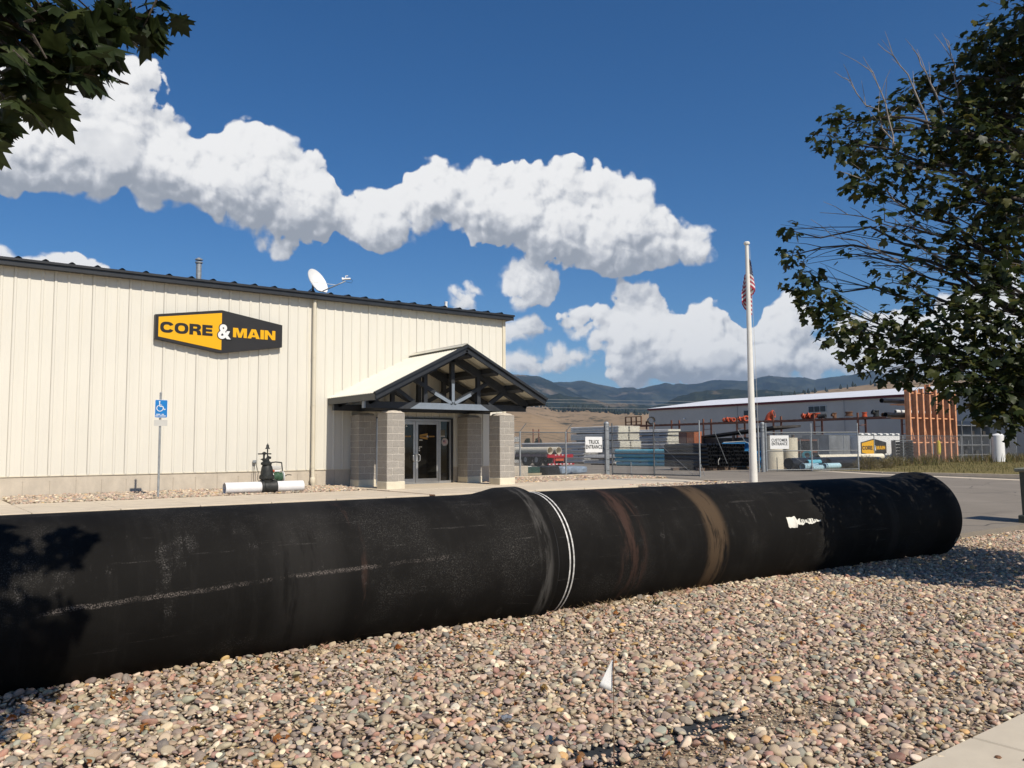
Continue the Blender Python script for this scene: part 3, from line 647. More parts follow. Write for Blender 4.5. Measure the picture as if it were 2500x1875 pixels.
# ------------------------------------------------------------------ letters
def letter_paths(ch):
    """heavy extended capitals in a unit-high box: list of closed outlines (first is outer, others holes), and width"""
    def ell(cx, cy, rx, ry, a0, a1, n=26, p=2.5):
        o = []
        for i in range(n+1):
            a = R(a0+(a1-a0)*i/n); c, s = math.cos(a), math.sin(a)
            o.append((cx+rx*math.copysign(abs(c)**(2/p), c), cy+ry*math.copysign(abs(s)**(2/p), s)))
        return o
    if ch == 'O': return [ell(.68, .5, .68, .5, 0, 360)[:-1], ell(.68, .5, .33, .27, 360, 0)[:-1]], 1.36
    if ch == 'C': return [ell(.66, .5, .66, .5, 24, 336) + [(.92, .37)] + ell(.66, .5, .32, .25, 318, 42) + [(.92, .63)]], 1.30
    if ch == 'E': return [[(0, 0), (1.06, 0), (1.06, .25), (.38, .25), (.38, .39), (1.0, .39), (1.0, .61), (.38, .61), (.38, .75), (1.04, .75), (1.04, 1), (0, 1)]], 1.06
    if ch == 'R': return [[(0, 0), (.38, 0), (.38, .34), (.55, .34), (.72, .30), (.78, .18), (.80, 0), (1.2, 0), (1.16, .24), (1.08, .40), (.92, .46), (1.1, .54), (1.17, .70), (1.13, .86), (1.0, .96), (.8, 1), (0, 1)], [(.38, .58), (.38, .77), (.68, .77), (.76, .74), (.78, .675), (.76, .61), (.68, .58)]], 1.2
    if ch == 'M': return [[(0, 0), (.34, 0), (.34, .66), (.56, 0), (.88, 0), (1.10, .66), (1.10, 0), (1.44, 0), (1.44, 1), (.94, 1), (.72, .36), (.50, 1), (0, 1)]], 1.44
    if ch == 'A': return [[(0, 0), (.39, 0), (.45, .16), (.85, .16), (.91, 0), (1.3, 0), (.88, 1), (.42, 1)], [(.52, .36), (.65, .74), (.78, .36)]], 1.3
    if ch == 'I': return [[(0, 0), (.38, 0), (.38, 1), (0, 1)]], .38
    if ch == 'N': return [[(0, 0), (.34, 0), (.34, .58), (.82, 0), (1.16, 0), (1.16, 1), (.82, 1), (.82, .42), (.34, 1), (0, 1)]], 1.16
def face_rot(rz): return Matrix.Rotation(rz, 4, 'Z') @ Matrix.Rotation(R(90), 4, 'X')
def letter(ch, m, parent, org, h, sx, rz=0.0, ext=0.006, name='letter'):
    paths, w = letter_paths(ch); cu = bpy.data.curves.new(name, 'CURVE'); cu.dimensions = '2D'; cu.fill_mode = 'BOTH'; cu.extrude = ext
    for p in paths:
        s = cu.splines.new('POLY'); s.points.add(len(p)-1); s.use_cyclic_u = True
        for i, (x, y) in enumerate(p): s.points[i].co = (x*h*sx, y*h, 0, 1)
    cu.materials.append(m); o = bpy.data.objects.new(name, cu); C.objects.link(o)
    o.matrix_basis = Matrix.Translation(org) @ face_rot(rz); attach(o, parent); return w*h*sx
def word(s, m, parent, org, h, width, rz=0.0, gap=0.10, ext=0.006):
    tot = sum(letter_paths(c)[1] for c in s)+gap*(len(s)-1); sx = width/(tot*h); u = Vector((math.cos(rz), math.sin(rz), 0)); p = Vector(org)
    for c in s: w = letter(c, m, parent, p, h, sx, rz, ext); p = p + u*(w+gap*h*sx)
def text(body, name, m, parent, center, size, rz=0.0, ext=0.002, bold=0.0, sx=1.0, align='CENTER', space=1.0):
    cu = bpy.data.curves.new(name, 'FONT'); cu.body = body; cu.size = size; cu.align_x = align; cu.align_y = 'CENTER'; cu.extrude = ext; cu.offset = bold
    cu.space_line = 0.9; cu.space_character = space; cu.resolution_u = 4
    cu.materials.append(m); o = bpy.data.objects.new(name, cu); C.objects.link(o)
    o.matrix_basis = Matrix.Translation(center) @ face_rot(rz) @ Matrix.Diagonal((sx, 1, 1, 1)); attach(o, parent); return o
def logo(parent, c, W, depth, hs=0.34, ha=0.63, rz=0.0, gold='sign_yellow', board=True):
    """six-sided board, yellow left half, black right half, heavy capitals; c = centre of the front face"""
    k = W/3.66; c = Vector(c); u = Vector((math.cos(rz), math.sin(rz), 0)); nrm = Vector((math.sin(rz), -math.cos(rz), 0))
    def P(x, z, d): return c + u*(x*k) + Vector((0, 0, z*k)) + nrm*d
    def plate(pts, d0, d1, name, m):
        g = MB(); n = len(pts)
        g.add([P(x, z, d0) for x, z in pts]+[P(x, z, d1) for x, z in pts], [tuple(range(n))[::-1], tuple(range(n, 2*n))]+[(i, (i+1)%n, (i+1)%n+n, i+n) for i in range(n)])
        return g.build(name, m, parent)
    if board: plate([(-1.83, -hs), (0, -ha), (1.83, -hs), (1.83, hs), (0, ha), (-1.83, hs)], -depth, 0, 'back_board', M['sign_black'])
    e = 0.085
    plate([(-1.83+e, -hs+e*.75), (-0.0, -ha+e), (-0.0, ha-e), (-1.83+e, hs-e*.75)], 0.001, 0.007, 'yellow_panel', M[gold])
    word('CORE', M['ink'], parent, P(-1.70, -.155, 0.010), 0.31*k, 1.44*k, rz, ext=0.004)
    word('MAIN', M[gold], parent, P(0.33, -.14, 0.006), 0.28*k, 1.28*k, rz, gap=0.07, ext=0.004)
    text('&', 'ampersand_outline', M['ink'], parent, P(0.06, -0.02, 0.012), 0.58*k, rz, 0.003, 0.045*k, 0.92)  # bolder black glyph, outlines the one in front
    text('&', 'ampersand', M['white'] if gold == 'sign_yellow' else M['sign_grey'], parent, P(0.06, -0.02, 0.016), 0.58*k, rz, 0.004, 0.020*k, 0.92)

WS = thing('wall_sign', 'large yellow and black six-sided company sign mounted high on cream wall', 'sign', (5.187, -0.05, 5.10))
logo(WS, (5.187, -0.19, 5.10), 3.66, 0.15)

# ------------------------------------------------------------------ glazed entrance
DR = thing('entrance_door', 'aluminium glazed double door with sidelights under the porch', 'door', (11.79, -0.05, 0.475))
g = MB(); yf, yb = -0.075, 0.03
def fr(x0, x1, z0, z1): g.box(x0, x1, yf, yb, z0, z1)
fr(10.30, 13.20, 2.585, 2.655); fr(10.30, 13.20, 0.472, 0.50)
for x0, x1 in ((10.30, 10.355), (10.80, 10.865), (12.715, 12.78), (13.145, 13.20)): fr(x0, x1, 0.50, 2.585)
g.build('frame', M['alum'], DR)
g = MB(); g.box(13.20, 13.285, -0.085, 0.02, 0.475, 2.70); g.box(10.215, 10.30, -0.085, 0.02, 0.475, 2.70); g.box(10.30, 13.20, -0.085, 0.02, 2.655, 2.70); g.build('black_surround', M['dark_trim'], DR)
for (x0, x1) in ((10.355, 10.80), (12.78, 13.145)):
    sdl = MB().box(x0, x1, -0.03, -0.02, 0.56, 2.585).build('sidelight_glass', M['glass'], DR)
    MB().box(x0, x1, -0.07, 0.0, 0.50, 0.56).build('sidelight_sill', M['alum'], DR)
for i, (x0, x1) in enumerate(((10.875, 11.785), (11.80, 12.708))):
    d = MB(); y0, y1 = -0.062, -0.012
    d.box(x0, x0+0.085, y0, y1, 0.51, 2.575); d.box(x1-0.085, x1, y0, y1, 0.51, 2.575); d.box(x0+0.085, x1-0.085, y0, y1, 0.51, 0.645); d.box(x0+0.085, x1-0.085, y0, y1, 2.475, 2.575)
    d = d.build('door_leaf', M['alum'], DR)
    MB().box(x0+0.085, x1-0.085, -0.042, -0.034, 0.645, 2.475).build('glass', M['glass'], d)
    MB().box(x0+0.085, x1-0.085, -0.030, -0.012, 1.43, 1.46).build('push_bar', M['dark_trim'], d)
    s = 1 if i else -1; hx = (x0+0.05) if i else (x1-0.05)
    MB().path([(hx, -0.062, 1.46), (hx+s*.02, -0.12, 1.46), (hx+s*0.075, -0.13, 1.43), (hx+s*0.075, -0.13, 1.26), (hx+s*.02, -0.12, 1.23), (hx, -0.062, 1.23)], 0.014, 8).build('handle', M['alum'], d, True)
def decal(xc, zc, W):
    k = W/3.66
    g = MB(); P = [(-1.83, -.34), (0, -.63), (0, .63), (-1.83, .34)]
    g.add([(xc+x*k, -0.0435, zc+z*k) for x, z in P], [(0, 1, 2, 3)]); g.build('door_decal', M['decal_gold'], DR)
    word('CORE', M['ink'], DR, (xc-1.66*k, -0.0445, zc-.16*k), 0.31*k, 1.4*k, ext=0.0003)
    word('MAIN', M['decal_gold'], DR, (xc+.37*k, -0.0440, zc-.15*k), 0.30*k, 1.24*k, gap=0.07, ext=0.0003)
    text('&', 'decal_ampersand', M['sign_grey'], DR, (xc, -0.0450, zc), 0.6*k, 0, 0.0003, 0.02*k)
decal(12.27, 2.07, 0.62); decal(11.34, 2.07, 0.62)
text('712', 'house_number', M['white'], DR, (11.385, -0.044, 2.44), 0.16, 0, 0.0004, 0.002, 0.8)
for (x, z, w, h) in ((11.94, 1.93, 0.13, 0.03), (11.93, 1.70, 0.12, 0.03), (11.92, 1.64, 0.05, 0.05), (11.92, 1.57, 0.05, 0.05)):
    MB().box(x, x+w, -0.0445, -0.0435, z, z+h).build('door_notice', M['sign_grey'], DR)
MB().box(12.80, 12.98, -0.034, -0.031, 2.10, 2.30).build('paper_notice', mat('paper_back', (0.15, 0.14, 0.11), 0.8, 0.1), DR)
MB().box(12.80, 12.98, -0.036, -0.032, 2.06, 2.10).build('paper_strip', M['sign_grey'], DR)
st = MB().tube((12.97, -0.031, 1.88), (12.97, -0.034, 1.88), 0.135, n=28).build('round_sticker', mat('sticker_white', (0.42, 0.38, 0.37), 0.6, 0.05), DR)
MB().tube((12.97, -0.0345, 1.88), (12.97, -0.0355, 1.88), 0.095, n=24).build('sticker_centre', mat('sticker_centre', (0.52, 0.46, 0.45), 0.6, 0.05), st)
g = MB(); g.box(12.91, 12.96, -0.037, -0.036, 1.88, 1.94); g.build('sticker_canton', M['flag_blue'], st)
g = MB()
for i in range(4): g.box(12.91 if i > 1 else 12.965, 13.03, -0.037, -0.036, 1.925-i*0.03, 1.937-i*0.03)
g.build('sticker_stripes', M['flag_red'], st)

# ------------------------------------------------------------------ entrance porch
PO = thing('entrance_porch', 'gabled entrance porch with cream metal roof, charcoal truss and block pillars', 'porch', (11.67, -1.6, 0.465))
RX, RZ, EXL, EXR, EZ, Y0, Y1 = 11.76, 4.82, 8.60, 14.92, 3.26, -3.20, -0.036
sl_ = (RZ-EZ)/(RX-EXL)
for sgn in (-1, 1):      # ribbed roof sheet, ribs run down the slope
    ex = RX+sgn*(RX-EXL); g = MB(); pr = []
    y = Y0+0.03
    while y < Y1-0.02:
        pr += [(y, 0), (y+0.05, 0), (y+0.062, 0.022), (y+0.082, 0.022), (y+0.094, 0)]; y += 0.155
    pr.append((Y1, 0)); n = len(pr)
    g.add([(RX, y, RZ+z) for y, z in pr]+[(ex, y, EZ+z) for y, z in pr]+[(RX, y, RZ+z-0.012) for y, z in pr]+[(ex, y, EZ+z-0.012) for y, z in pr],
          [(i, i+1, n+i+1, n+i) for i in range(n-1)]+[(2*n+i, 3*n+i, 3*n+i+1, 2*n+i+1) for i in range(n-1)]+[(n+i, n+i+1, 3*n+i+1, 3*n+i) for i in range(n-1)])
    g.build('roof_sheet', M['porch_cream'], PO)
    b = MB(); b.beam((RX, Y0, RZ-0.09), (ex, Y0, EZ-0.09), 0.05, 0.20, (0, 0, 1)); b.beam((RX, Y0-0.035, RZ+0.005), (ex+sgn*0.02, Y0-0.035, EZ-0.005), 0.10, 0.075); b.build('barge_board', M['dark_trim'], PO)
    MB().box(min(ex, ex-sgn*0.05), max(ex, ex-sgn*0.05), Y0, Y1, EZ-0.20, EZ-0.02).build('eave_fascia', M['dark_trim'], PO)
    for f in (0.04, 0.36, 0.68):     # purlins
        x = RX+(ex-RX)*f; z = RZ+(EZ-RZ)*f
        MB().beam((x+sgn*0.05, Y0+0.03, z-0.165), (x+sgn*0.05, Y1, z-0.165), 0.19, 0.20, (sgn*sl_, 0, 1)).build('purlin', M['timber'], PO)
    x = RX+(ex-RX)*0.95; MB().beam((x, Y0+0.03, EZ-0.04), (x, Y1, EZ-0.04), 0.08, 0.13).build('purlin', M['timber'], PO)
    MB().beam((RX+sgn*2.07, -2.36, 2.97), (RX+sgn*2.07, -0.05, 2.97), 0.18, 0.20).build('side_beam', M['timber'], PO)
g = MB(); g.beam((RX-0.10, Y0-0.04, RZ+0.028), (RX-0.10, Y1, RZ+0.028), 0.26, 0.012, (-sl_, 0, 1)); g.beam((RX+0.10, Y0-0.04, RZ+0.028), (RX+0.10, Y1, RZ+0.028), 0.26, 0.012, (sl_, 0, 1)); g.build('ridge_cap', M['porch_cream'], PO)
def truss(yc, plates):
    t = MB(); w = 0.14
    t = MB().beam((8.66, yc, 2.97), (14.68, yc, 2.97), w, 0.20).build('tie_beam', M['timber'], PO)
    zt = lambda x: RZ-0.30-abs(x-RX)*sl_
    for sgn in (-1, 1):
        MB().beam((RX, yc, zt(RX)+0.03), (RX+sgn*2.98, yc, zt(RX+2.98)+0.03), w, 0.25).build('top_chord', M['timber'], PO)
        for a, b in (((0.06, 3.10), (1.42, zt(RX+1.42)-0.03)), ((1.40, 3.07), (2.05, zt(RX+2.05)-0.02))):
            MB().beam((RX+sgn*a[0], yc, a[1]), (RX+sgn*b[0], yc, b[1]), w*0.95, 0.12).build('web', M['timber'], PO)
        MB().beam((RX+sgn*1.0, yc, 3.07), (RX+sgn*1.0, yc, zt(RX+1.0)-0.05), w*0.9, 0.13, (1, 0, 0)).build('web', M['timber'], PO)
    MB().beam((RX, yc, 3.07), (RX, yc, zt(RX)-0.05), w, 0.13, (1, 0, 0)).build('king_post', M['timber'], PO)
    if plates:
        y0, y1 = yc-w/2-0.013, yc-w/2-0.001
        gp = MB().poly([(10.20, 2.875), (13.16, 2.875), (12.82, 3.065), (10.54, 3.065)], y0, y1).build('gusset_plate', M['gusset'], PO)
        MB().beam((RX, (y0+y1)/2, 3.05), (RX, (y0+y1)/2, 3.70), 0.012, 0.10, (1, 0, 0)).build('plate_arm', M['gusset'], gp)
        for s in (-1, 1): MB().beam((RX+s*0.03, (y0+y1)/2, 3.06), (RX+s*0.68, (y0+y1)/2, 3.375), 0.012, 0.10, (0, 0, 1)).build('plate_arm', M['gusset'], gp)
        MB().box(8.652, 8.70, yc-w/2-0.012, yc+w/2, 2.86, 3.08).build('end_plate', M['gusset'], PO)
truss(-2.36, True); truss(-0.30, False)
# block pillars: four blocks a course, laid pinwheel fashion round the core
BH, BW = 0.2032, 0.61
def block_mesh(L, D, seed):
    r = random.Random(seed); g = MB(); g.bev(0.005, L-0.005, 0.005, D-0.005, 0.005, BH-0.006, 0.008)
    g.v = [(x+r.uniform(-.003, .003), y+r.uniform(-.004, .004), z+r.uniform(-.0015, .0015)) for x, y, z in g.v]
    return g.mesh('block', M['block'])
bm = [block_mesh(BW*2/3, BW/3, i) for i in range(5)]
for (px, py) in ((9.30, -2.64), (13.43, -2.64), (9.36, -0.70), (13.47, -0.70)):
    pl = MB().bev(px-0.005, px+BW+0.005, py-0.005, py+BW+0.005, 0.30, 0.69, 0.015).build('pillar', M['conc_pipe'], PO)
    MB().box(px+0.013, px+BW-0.013, py+0.013, py+BW-0.013, 0.69, 2.722).build('mortar', M['mortar'], pl)
    for c in range(10):
        z = 0.69+c*BH
        for q in range(4):
            a = q*math.pi/2; ctr = Matrix.Translation((px+BW/2, py+BW/2, z))
            fl = Matrix.Diagonal((-1 if c % 2 else 1, 1, 1, 1))
            Mx = ctr @ Matrix.Rotation(a, 4, 'Z') @ fl @ Matrix.Translation((-BW/2, -BW/2, 0))
            inst('block', bm[(c*3+q*2) % 5], pl, Mx)
    cp = MB(); n = 7; vs = []
    for j in range(n):
        for i in range(n):
            u, v = i/(n-1)*2-1, j/(n-1)*2-1; vs.append((px+BW/2+u*(BW/2+0.008), py+BW/2+v*(BW/2+0.008), 2.722+0.085*(1-max(abs(u), abs(v))**4)+random.uniform(-.006, .006)))
    cp.add(vs, [(j*n+i, j*n+i+1, (j+1)*n+i+1, (j+1)*n+i) for j in range(n-1) for i in range(n-1)])
    cp.build('mortar_cap', M['cap'], pl, True)
    MB().box(px+0.02, px+BW-0.02, py+0.02, py+BW-0.02, 2.722, 2.735).build('cap_bed', M['mortar'], pl)

# ------------------------------------------------------------------ on the roof
VT = thing('roof_vent', 'galvanised flue pipe with a rain cap above the dark roof edge', 'vent', (5.42, 3.0, 6.8))
MB().tube((5.42, 3, 6.75), (5.42, 3, 7.72), 0.085, n=18).build('pipe', M['galv'], VT, True, 40)
MB().lathe([(0, 0.02), (0, 0.12), (0.03, 0.12), (0.09, 0.02)], (5.42, 3, 7.84), (0, 0, 1), 18).build('rain_cap', M['galv'], VT, True, 40)
MB().lathe([(0, 0.09), (0, 0.115), (0.045, 0.115), (0.045, 0.09)], (5.42, 3, 7.74), (0, 0, 1), 18).build('collar', M['galv'], VT, True, 40)
VP = MB(); VP.tube((14.96, 3, 6.8), (14.96, 3, 7.44), 0.06, n=12); VP.tube((14.96, 3, 7.40), (14.96, 3, 7.45), 0.066, n=12)
tag(VP.build('plumbing_vent', M['white'], None, True, 40), 'short white plumbing pipe standing near the roof end', 'vent')
SD = thing('satellite_dish', 'white oval satellite dish with feed arm on the dark roof', 'satellite dish', (8.55, 0.75, 6.63))
g = MB(); dn = Vector((0.38, -0.78, 0.42)).normalized(); ref = dn.cross(Vector((0, 0, 1))).normalized(); du = ref.cross(dn)
ctr = Vector((8.62, 0.85, 7.17)); vs = []; NR, NA = 7, 36
for j in range(NR+1):
    for i in range(NA):
        a = 2*math.pi*i/NA; rr = j/NR; sy = 0.47 if math.sin(a) > -0.75 else 0.47
        x, y = rr*0.42*math.cos(a), rr*sy*math.sin(a)
        y = max(y, -0.40); vs.append(ctr + ref*x + du*y + dn*(0.11*rr*rr-0.11))
fs = [(j*NA+i, j*NA+(i+1) % NA, (j+1)*NA+(i+1) % NA, (j+1)*NA+i) for j in range(NR) for i in range(NA)]
g.add(vs, fs); g.add([v - dn*0.025 for v in vs], [f[::-1] for f in fs]); o_ = NR*NA; nb = len(vs)
g.f += [(o_+i, o_+(i+1) % NA, nb+o_+(i+1) % NA, nb+o_+i) for i in range(NA)]; g.mi += [0]*NA
g.build('reflector', M['white'], SD, True, 50)
foot = ctr - du*0.40 + dn*0.02; tip = Vector((9.36, 0.35, 7.17))
MB().path([foot, foot.lerp(tip, .7)+Vector((0, 0, .0)), tip], 0.02, 8).build('feed_arm', M['galv'], SD, True)
MB().path([ctr+ref*0.35-du*.1, foot.lerp(tip, .6)], 0.008, 6).build('stay_rod', M['white'], SD)
g = MB(); g.lathe([(0, 0.02), (0.0, 0.06), (0.05, 0.05), (0.08, 0.025)], tip+Vector((-.10, .05, .06)), (0.8, -0.5, 0.15), 12); g.tube(tip+Vector((-.03, .02, .07)), tip+Vector((.14, -.08, .08)), 0.035, n=10); g.path([tip+Vector((0, 0, .08)), tip+Vector((.0, 0, .17)), tip+Vector((.07, -.04, .18))], 0.018, 8); g.build('feed_horn', M['white'], SD, True, 50)
MB().path([tip+Vector((.14, -.08, .08)), tip+Vector((.20, -.1, .02)), tip+Vector((.16, -.1, -.06)), tip+Vector((.02, 0, -.02))], 0.006, 5).build('cable', M['rubber'], SD)
g = MB(); g.tube((8.5, 1.0, 6.6), (8.5, 0.98, 7.15), 0.035, n=10); g.beam((8.2, 1.15, 6.66), (8.5, 1.0, 6.95), 0.03, 0.03); g.beam((8.75, 1.2, 6.66), (8.5, 1.0, 6.95), 0.03, 0.03); g.box(8.2, 8.8, 0.9, 1.3, 6.62, 6.66); g.build('mount', M['galv_dark'], SD)
# ------------------------------------------------------------------ the two big pipes
def pipe_material(name, bands, seed, scratch):
    """matt black bitumen coat with grey scuffs, rust and tan bands; x runs along the pipe"""
    mt = bpy.data.materials.new(name); mt.use_nodes = True; t = mt.node_tree; t.nodes.clear(); k = NT(t)
    tc = k.n('ShaderNodeTexCoord').outputs['Object']; sp = k.n('ShaderNodeSeparateXYZ', {0: tc}); x = sp.outputs[0]; ax = k.m('ARCTAN2', sp.outputs[2], k.m('MULTIPLY', sp.outputs[1], -1.0))
    off = k.vm('ADD', tc, (seed, seed*1.7, seed*0.3))
    n1 = k.n('ShaderNodeTexNoise', {'Vector': off, 'Scale': 1.1, 'Detail': 7.0, 'Roughness': 0.65}).outputs[0]
    n2 = k.n('ShaderNodeTexNoise', {'Vector': off, 'Scale': 110.0, 'Detail': 3.0, 'Roughness': 0.8}).outputs[0]
    rv = k.n('ShaderNodeCombineXYZ', {0: k.m('MULTIPLY', x, 9.0), 1: k.m('MULTIPLY', ax, 0.9), 2: seed}).outputs[0]
    n3 = k.n('ShaderNodeTexNoise', {'Vector': rv, 'Scale': 1.0, 'Detail': 6.0, 'Roughness': 0.7}).outputs[0]      # rings round the barrel
    lv = k.n('ShaderNodeCombineXYZ', {0: k.m('MULTIPLY', x, 0.55), 1: k.m('MULTIPLY', ax, 7.0), 2: seed+3}).outputs[0]
    n4 = k.n('ShaderNodeTexNoise', {'Vector': lv, 'Scale': 1.6, 'Detail': 6.0, 'Roughness': 0.72}).outputs[0]      # scrapes along the barrel
    c = k.mix(k.ss(n1, 0.3, 0.7), (0.0078, 0.0073, 0.0066), (0.0125, 0.0117, 0.0106))
    c = k.mix(k.m('MULTIPLY', k.ss(n3, 0.50, 0.70), 0.45), c, (0.018, 0.017, 0.0155))
    sc = k.m('MULTIPLY', k.ss(n1, 0.50, 0.66), k.ss(n2, 0.52, 0.66))
    c = k.mix(k.m('MULTIPLY', sc, 0.55), c, (0.11, 0.105, 0.096))
    n5 = k.n('ShaderNodeTexNoise', {'Vector': k.vm('ADD', off, (11, 3, 7)), 'Scale': 2.6, 'Detail': 5.0, 'Roughness': 0.7}).outputs[0]
    sc = k.m('MULTIPLY', k.m('MULTIPLY', k.ss(n5, 0.56, 0.66), k.ss(n3, 0.48, 0.60)), k.ss(n2, 0.50, 0.64))
    c = k.mix(k.m('MULTIPLY', sc, 0.60), c, (0.15, 0.14, 0.13))
    sc = k.m('MULTIPLY', k.ss(n4, 0.62, 0.68), k.ss(n2, 0.40, 0.60))
    c = k.mix(k.m('MULTIPLY', sc, 0.35), c, (0.14, 0.13, 0.12))
    for (a0, a1, col, amt, grain) in bands:
        w = (a1-a0)*0.22; xw = k.m('ADD', x, k.m('MULTIPLY', k.m('SUBTRACT', n1, 0.5), 0.10))
        mk = k.m('MULTIPLY', k.ss(xw, a0-w, a0+w), k.ss(xw, a1+w, a1-w)); mk = k.m('MULTIPLY', mk, k.ss(n3, 0.62-grain, 0.78-grain))
        c = k.mix(k.m('MULTIPLY', mk, amt), c, col)
    if scratch:        # pale chain scrape, a narrow line a little above mid height facing the walk
        for (x0, x1, a_, w_, col) in scratch:
            da = k.m('ABSOLUTE', k.m('ADD', k.m('SUBTRACT', ax, k.m('MULTIPLY_ADD', x, 0.071, a_-0.071*8.75)), k.m('MULTIPLY', k.m('SUBTRACT', n1, 0.5), 0.22)))
            mk = k.m('MULTIPLY', k.ss(da, w_, w_*0.35), k.m('MULTIPLY', k.ss(x, x0, x0+0.15), k.ss(x, x1, x1-0.1)))
            c = k.mix(k.m('MULTIPLY', k.m('MULTIPLY', k.m('MULTIPLY', mk, k.ss(n5, 0.36, 0.52)), k.ss(n2, 0.48, 0.62)), 0.8), c, col)
    b = k.n('ShaderNodeBsdfPrincipled', {'Base Color': c, 'Roughness': 0.72, 'Specular IOR Level': 0.08})
    bm = k.n('ShaderNodeBump', {'Strength': 0.3, 'Distance': 0.004, 'Height': n2}); k.L.new(bm.outputs[0], b.inputs['Normal'])
    k.n('ShaderNodeOutputMaterial', {0: b.outputs[0]}); return mt
TAN, RUSTC, GREYC = (0.085, 0.058, 0.036), (0.060, 0.034, 0.026), (0.05, 0.047, 0.043)
PR = 0.65
def big_pipe(name, label, p_bell, p_tail, mt, bell=0.055):
    """pipe with a bell at p_bell; local x runs from the tail (0) towards the bell"""
    p0, p1 = Vector(p_tail), Vector(p_bell); d = p1-p0; L = d.length; rz = math.atan2(d.y, d.x); ry = -math.asin(d.z/L)
    T = thing(name, label, 'pipe', p0); T.rotation_euler = (0, ry, rz)
    def part(nm, prof, m_, n=96):
        g = MB(); g.lathe(prof, (0, 0, 0), (1, 0, 0), n, (0, 1, 0)); o = bpy.data.objects.new(nm, g.mesh(nm, m_, True, 35)); C.objects.link(o); o.parent = T; return o
    part('barrel', [(0, PR-0.03), (0, PR), (L-0.62, PR), (L-0.62, PR-0.03), (0, PR-0.03)], mt)
    part('bell', [(L-0.64, PR+0.001), (L-0.50, PR+0.006), (L-0.36, PR+bell*0.55), (L-0.24, PR+bell), (L-0.03, PR+bell+0.004), (L, PR+bell-0.006), (L, PR+0.012), (L-0.25, PR+0.01), (L-0.35, PR-0.03)], mt)
    return T, L, part
J = Vector((2.79, -17.426, 0.551))
P1 = J + Vector((-0.99924, 0.03891, 0))*11.5
T1, Lp1, part1 = big_pipe('steel_pipe', 'huge black pipe along the gravel, its bell joined to the next length', J, P1,
    pipe_material('pipe_coat_near', [(8.75, 9.30, GREYC, 0.22, 0.3), (9.36, 9.52, RUSTC, 0.6, 0.12), (11.3, 11.42, (0.10, 0.095, 0.088), 0.6, 0.22)], 2.3,
                  [(7.1, 10.35, 0.15, 0.035, (0.22, 0.19, 0.17))]), 0.058)
P2 = Vector((10.90, -17.51, 0.523)); D2 = (P2-J).normalized()
T2, Lp2, part2 = big_pipe('steel_pipe', 'black pipe length farther along with two white painted rings and brown bands', P2, J-D2*0.12,
    pipe_material('pipe_coat_far', [(1.02, 1.34, RUSTC, 0.75, 0.18), (2.34, 2.66, TAN, 0.9, 0.26), (6.25, 6.5, GREYC, 0.3, 0.25)], 7.9, None), 0.052)
wp = mat('worn_white_ring', (0.60, 0.59, 0.56), 0.7, 0.2, 30, dirt=(0.02, 0.02, 0.02), dscale=22)
for x in (0.28, 0.33): part2('painted_ring', [(x, PR), (x+0.004, PR+0.0025), (x+0.013, PR+0.0025), (x+0.017, PR)], wp)
part2('gasket', [(0.05, PR), (0.06, PR+0.004), (0.14, PR+0.004), (0.15, PR)], M['rubber'])
# splash of white paint, label plate
def patch(T, x0, x1, a0, a1, shape, nm, m_, lift=0.003, nx=24):
    g = MB(); vs = []; n = 6
    for i in range(nx+1):
        u = i/nx; lo, hi = shape(u)
        for j in range(n+1):
            a = a0+(a1-a0)*(lo+(hi-lo)*j/n); vs.append((x0+(x1-x0)*u, (PR+lift)*math.cos(a), (PR+lift)*math.sin(a)))
    g.add(vs, [(i*(n+1)+j, (i+1)*(n+1)+j, (i+1)*(n+1)+j+1, i*(n+1)+j+1) for i in range(nx) for j in range(n)])
    o = bpy.data.objects.new(nm, g.mesh(nm, m_)); C.objects.link(o); o.parent = T; return o
rr = random.Random(3); jag = [rr.uniform(-.06, .06) for _ in range(60)]
def splash(u):
    c = 0.52+0.05*u; w = (0.42 if u < 0.26 else 0.19+0.05*math.sin(u*20))*(1 if u < 0.8 else max(0.15, (1-u)/0.2)); i = int(u*24)
    return c-w+jag[i], c+w*0.9+jag[i+25]
splat = mat('white_splash', (0.72, 0.70, 0.62), 0.7, 0.08, 12, dirt=(0.03, 0.03, 0.03), dscale=14, stretch=(1, 1, 0.3))
patch(T2, 3.86, 4.56, math.pi-0.40, math.pi-0.15, splash, 'paint_splash', splat)
for i, u in enumerate((4.12, 4.17, 4.21, 4.27, 4.30, 4.36, 4.40, 4.45)): patch(T2, u, u+(0.012 if i % 3 else 0.022), math.pi-0.40+0.085+0.01*(i % 2), math.pi-0.40+0.145+0.012*(i % 3), lambda u_: (0, 1), 'bare_fleck', M['hdpe'], 0.0045, 1)
patch(T2, Lp2-0.13, Lp2-0.05, math.pi+0.42, math.pi+0.54, lambda u: (0, 1), 'label_plate', mat('label_plate', (0.10, 0.10, 0.09), 0.5, 0.1), 0.062, 2)

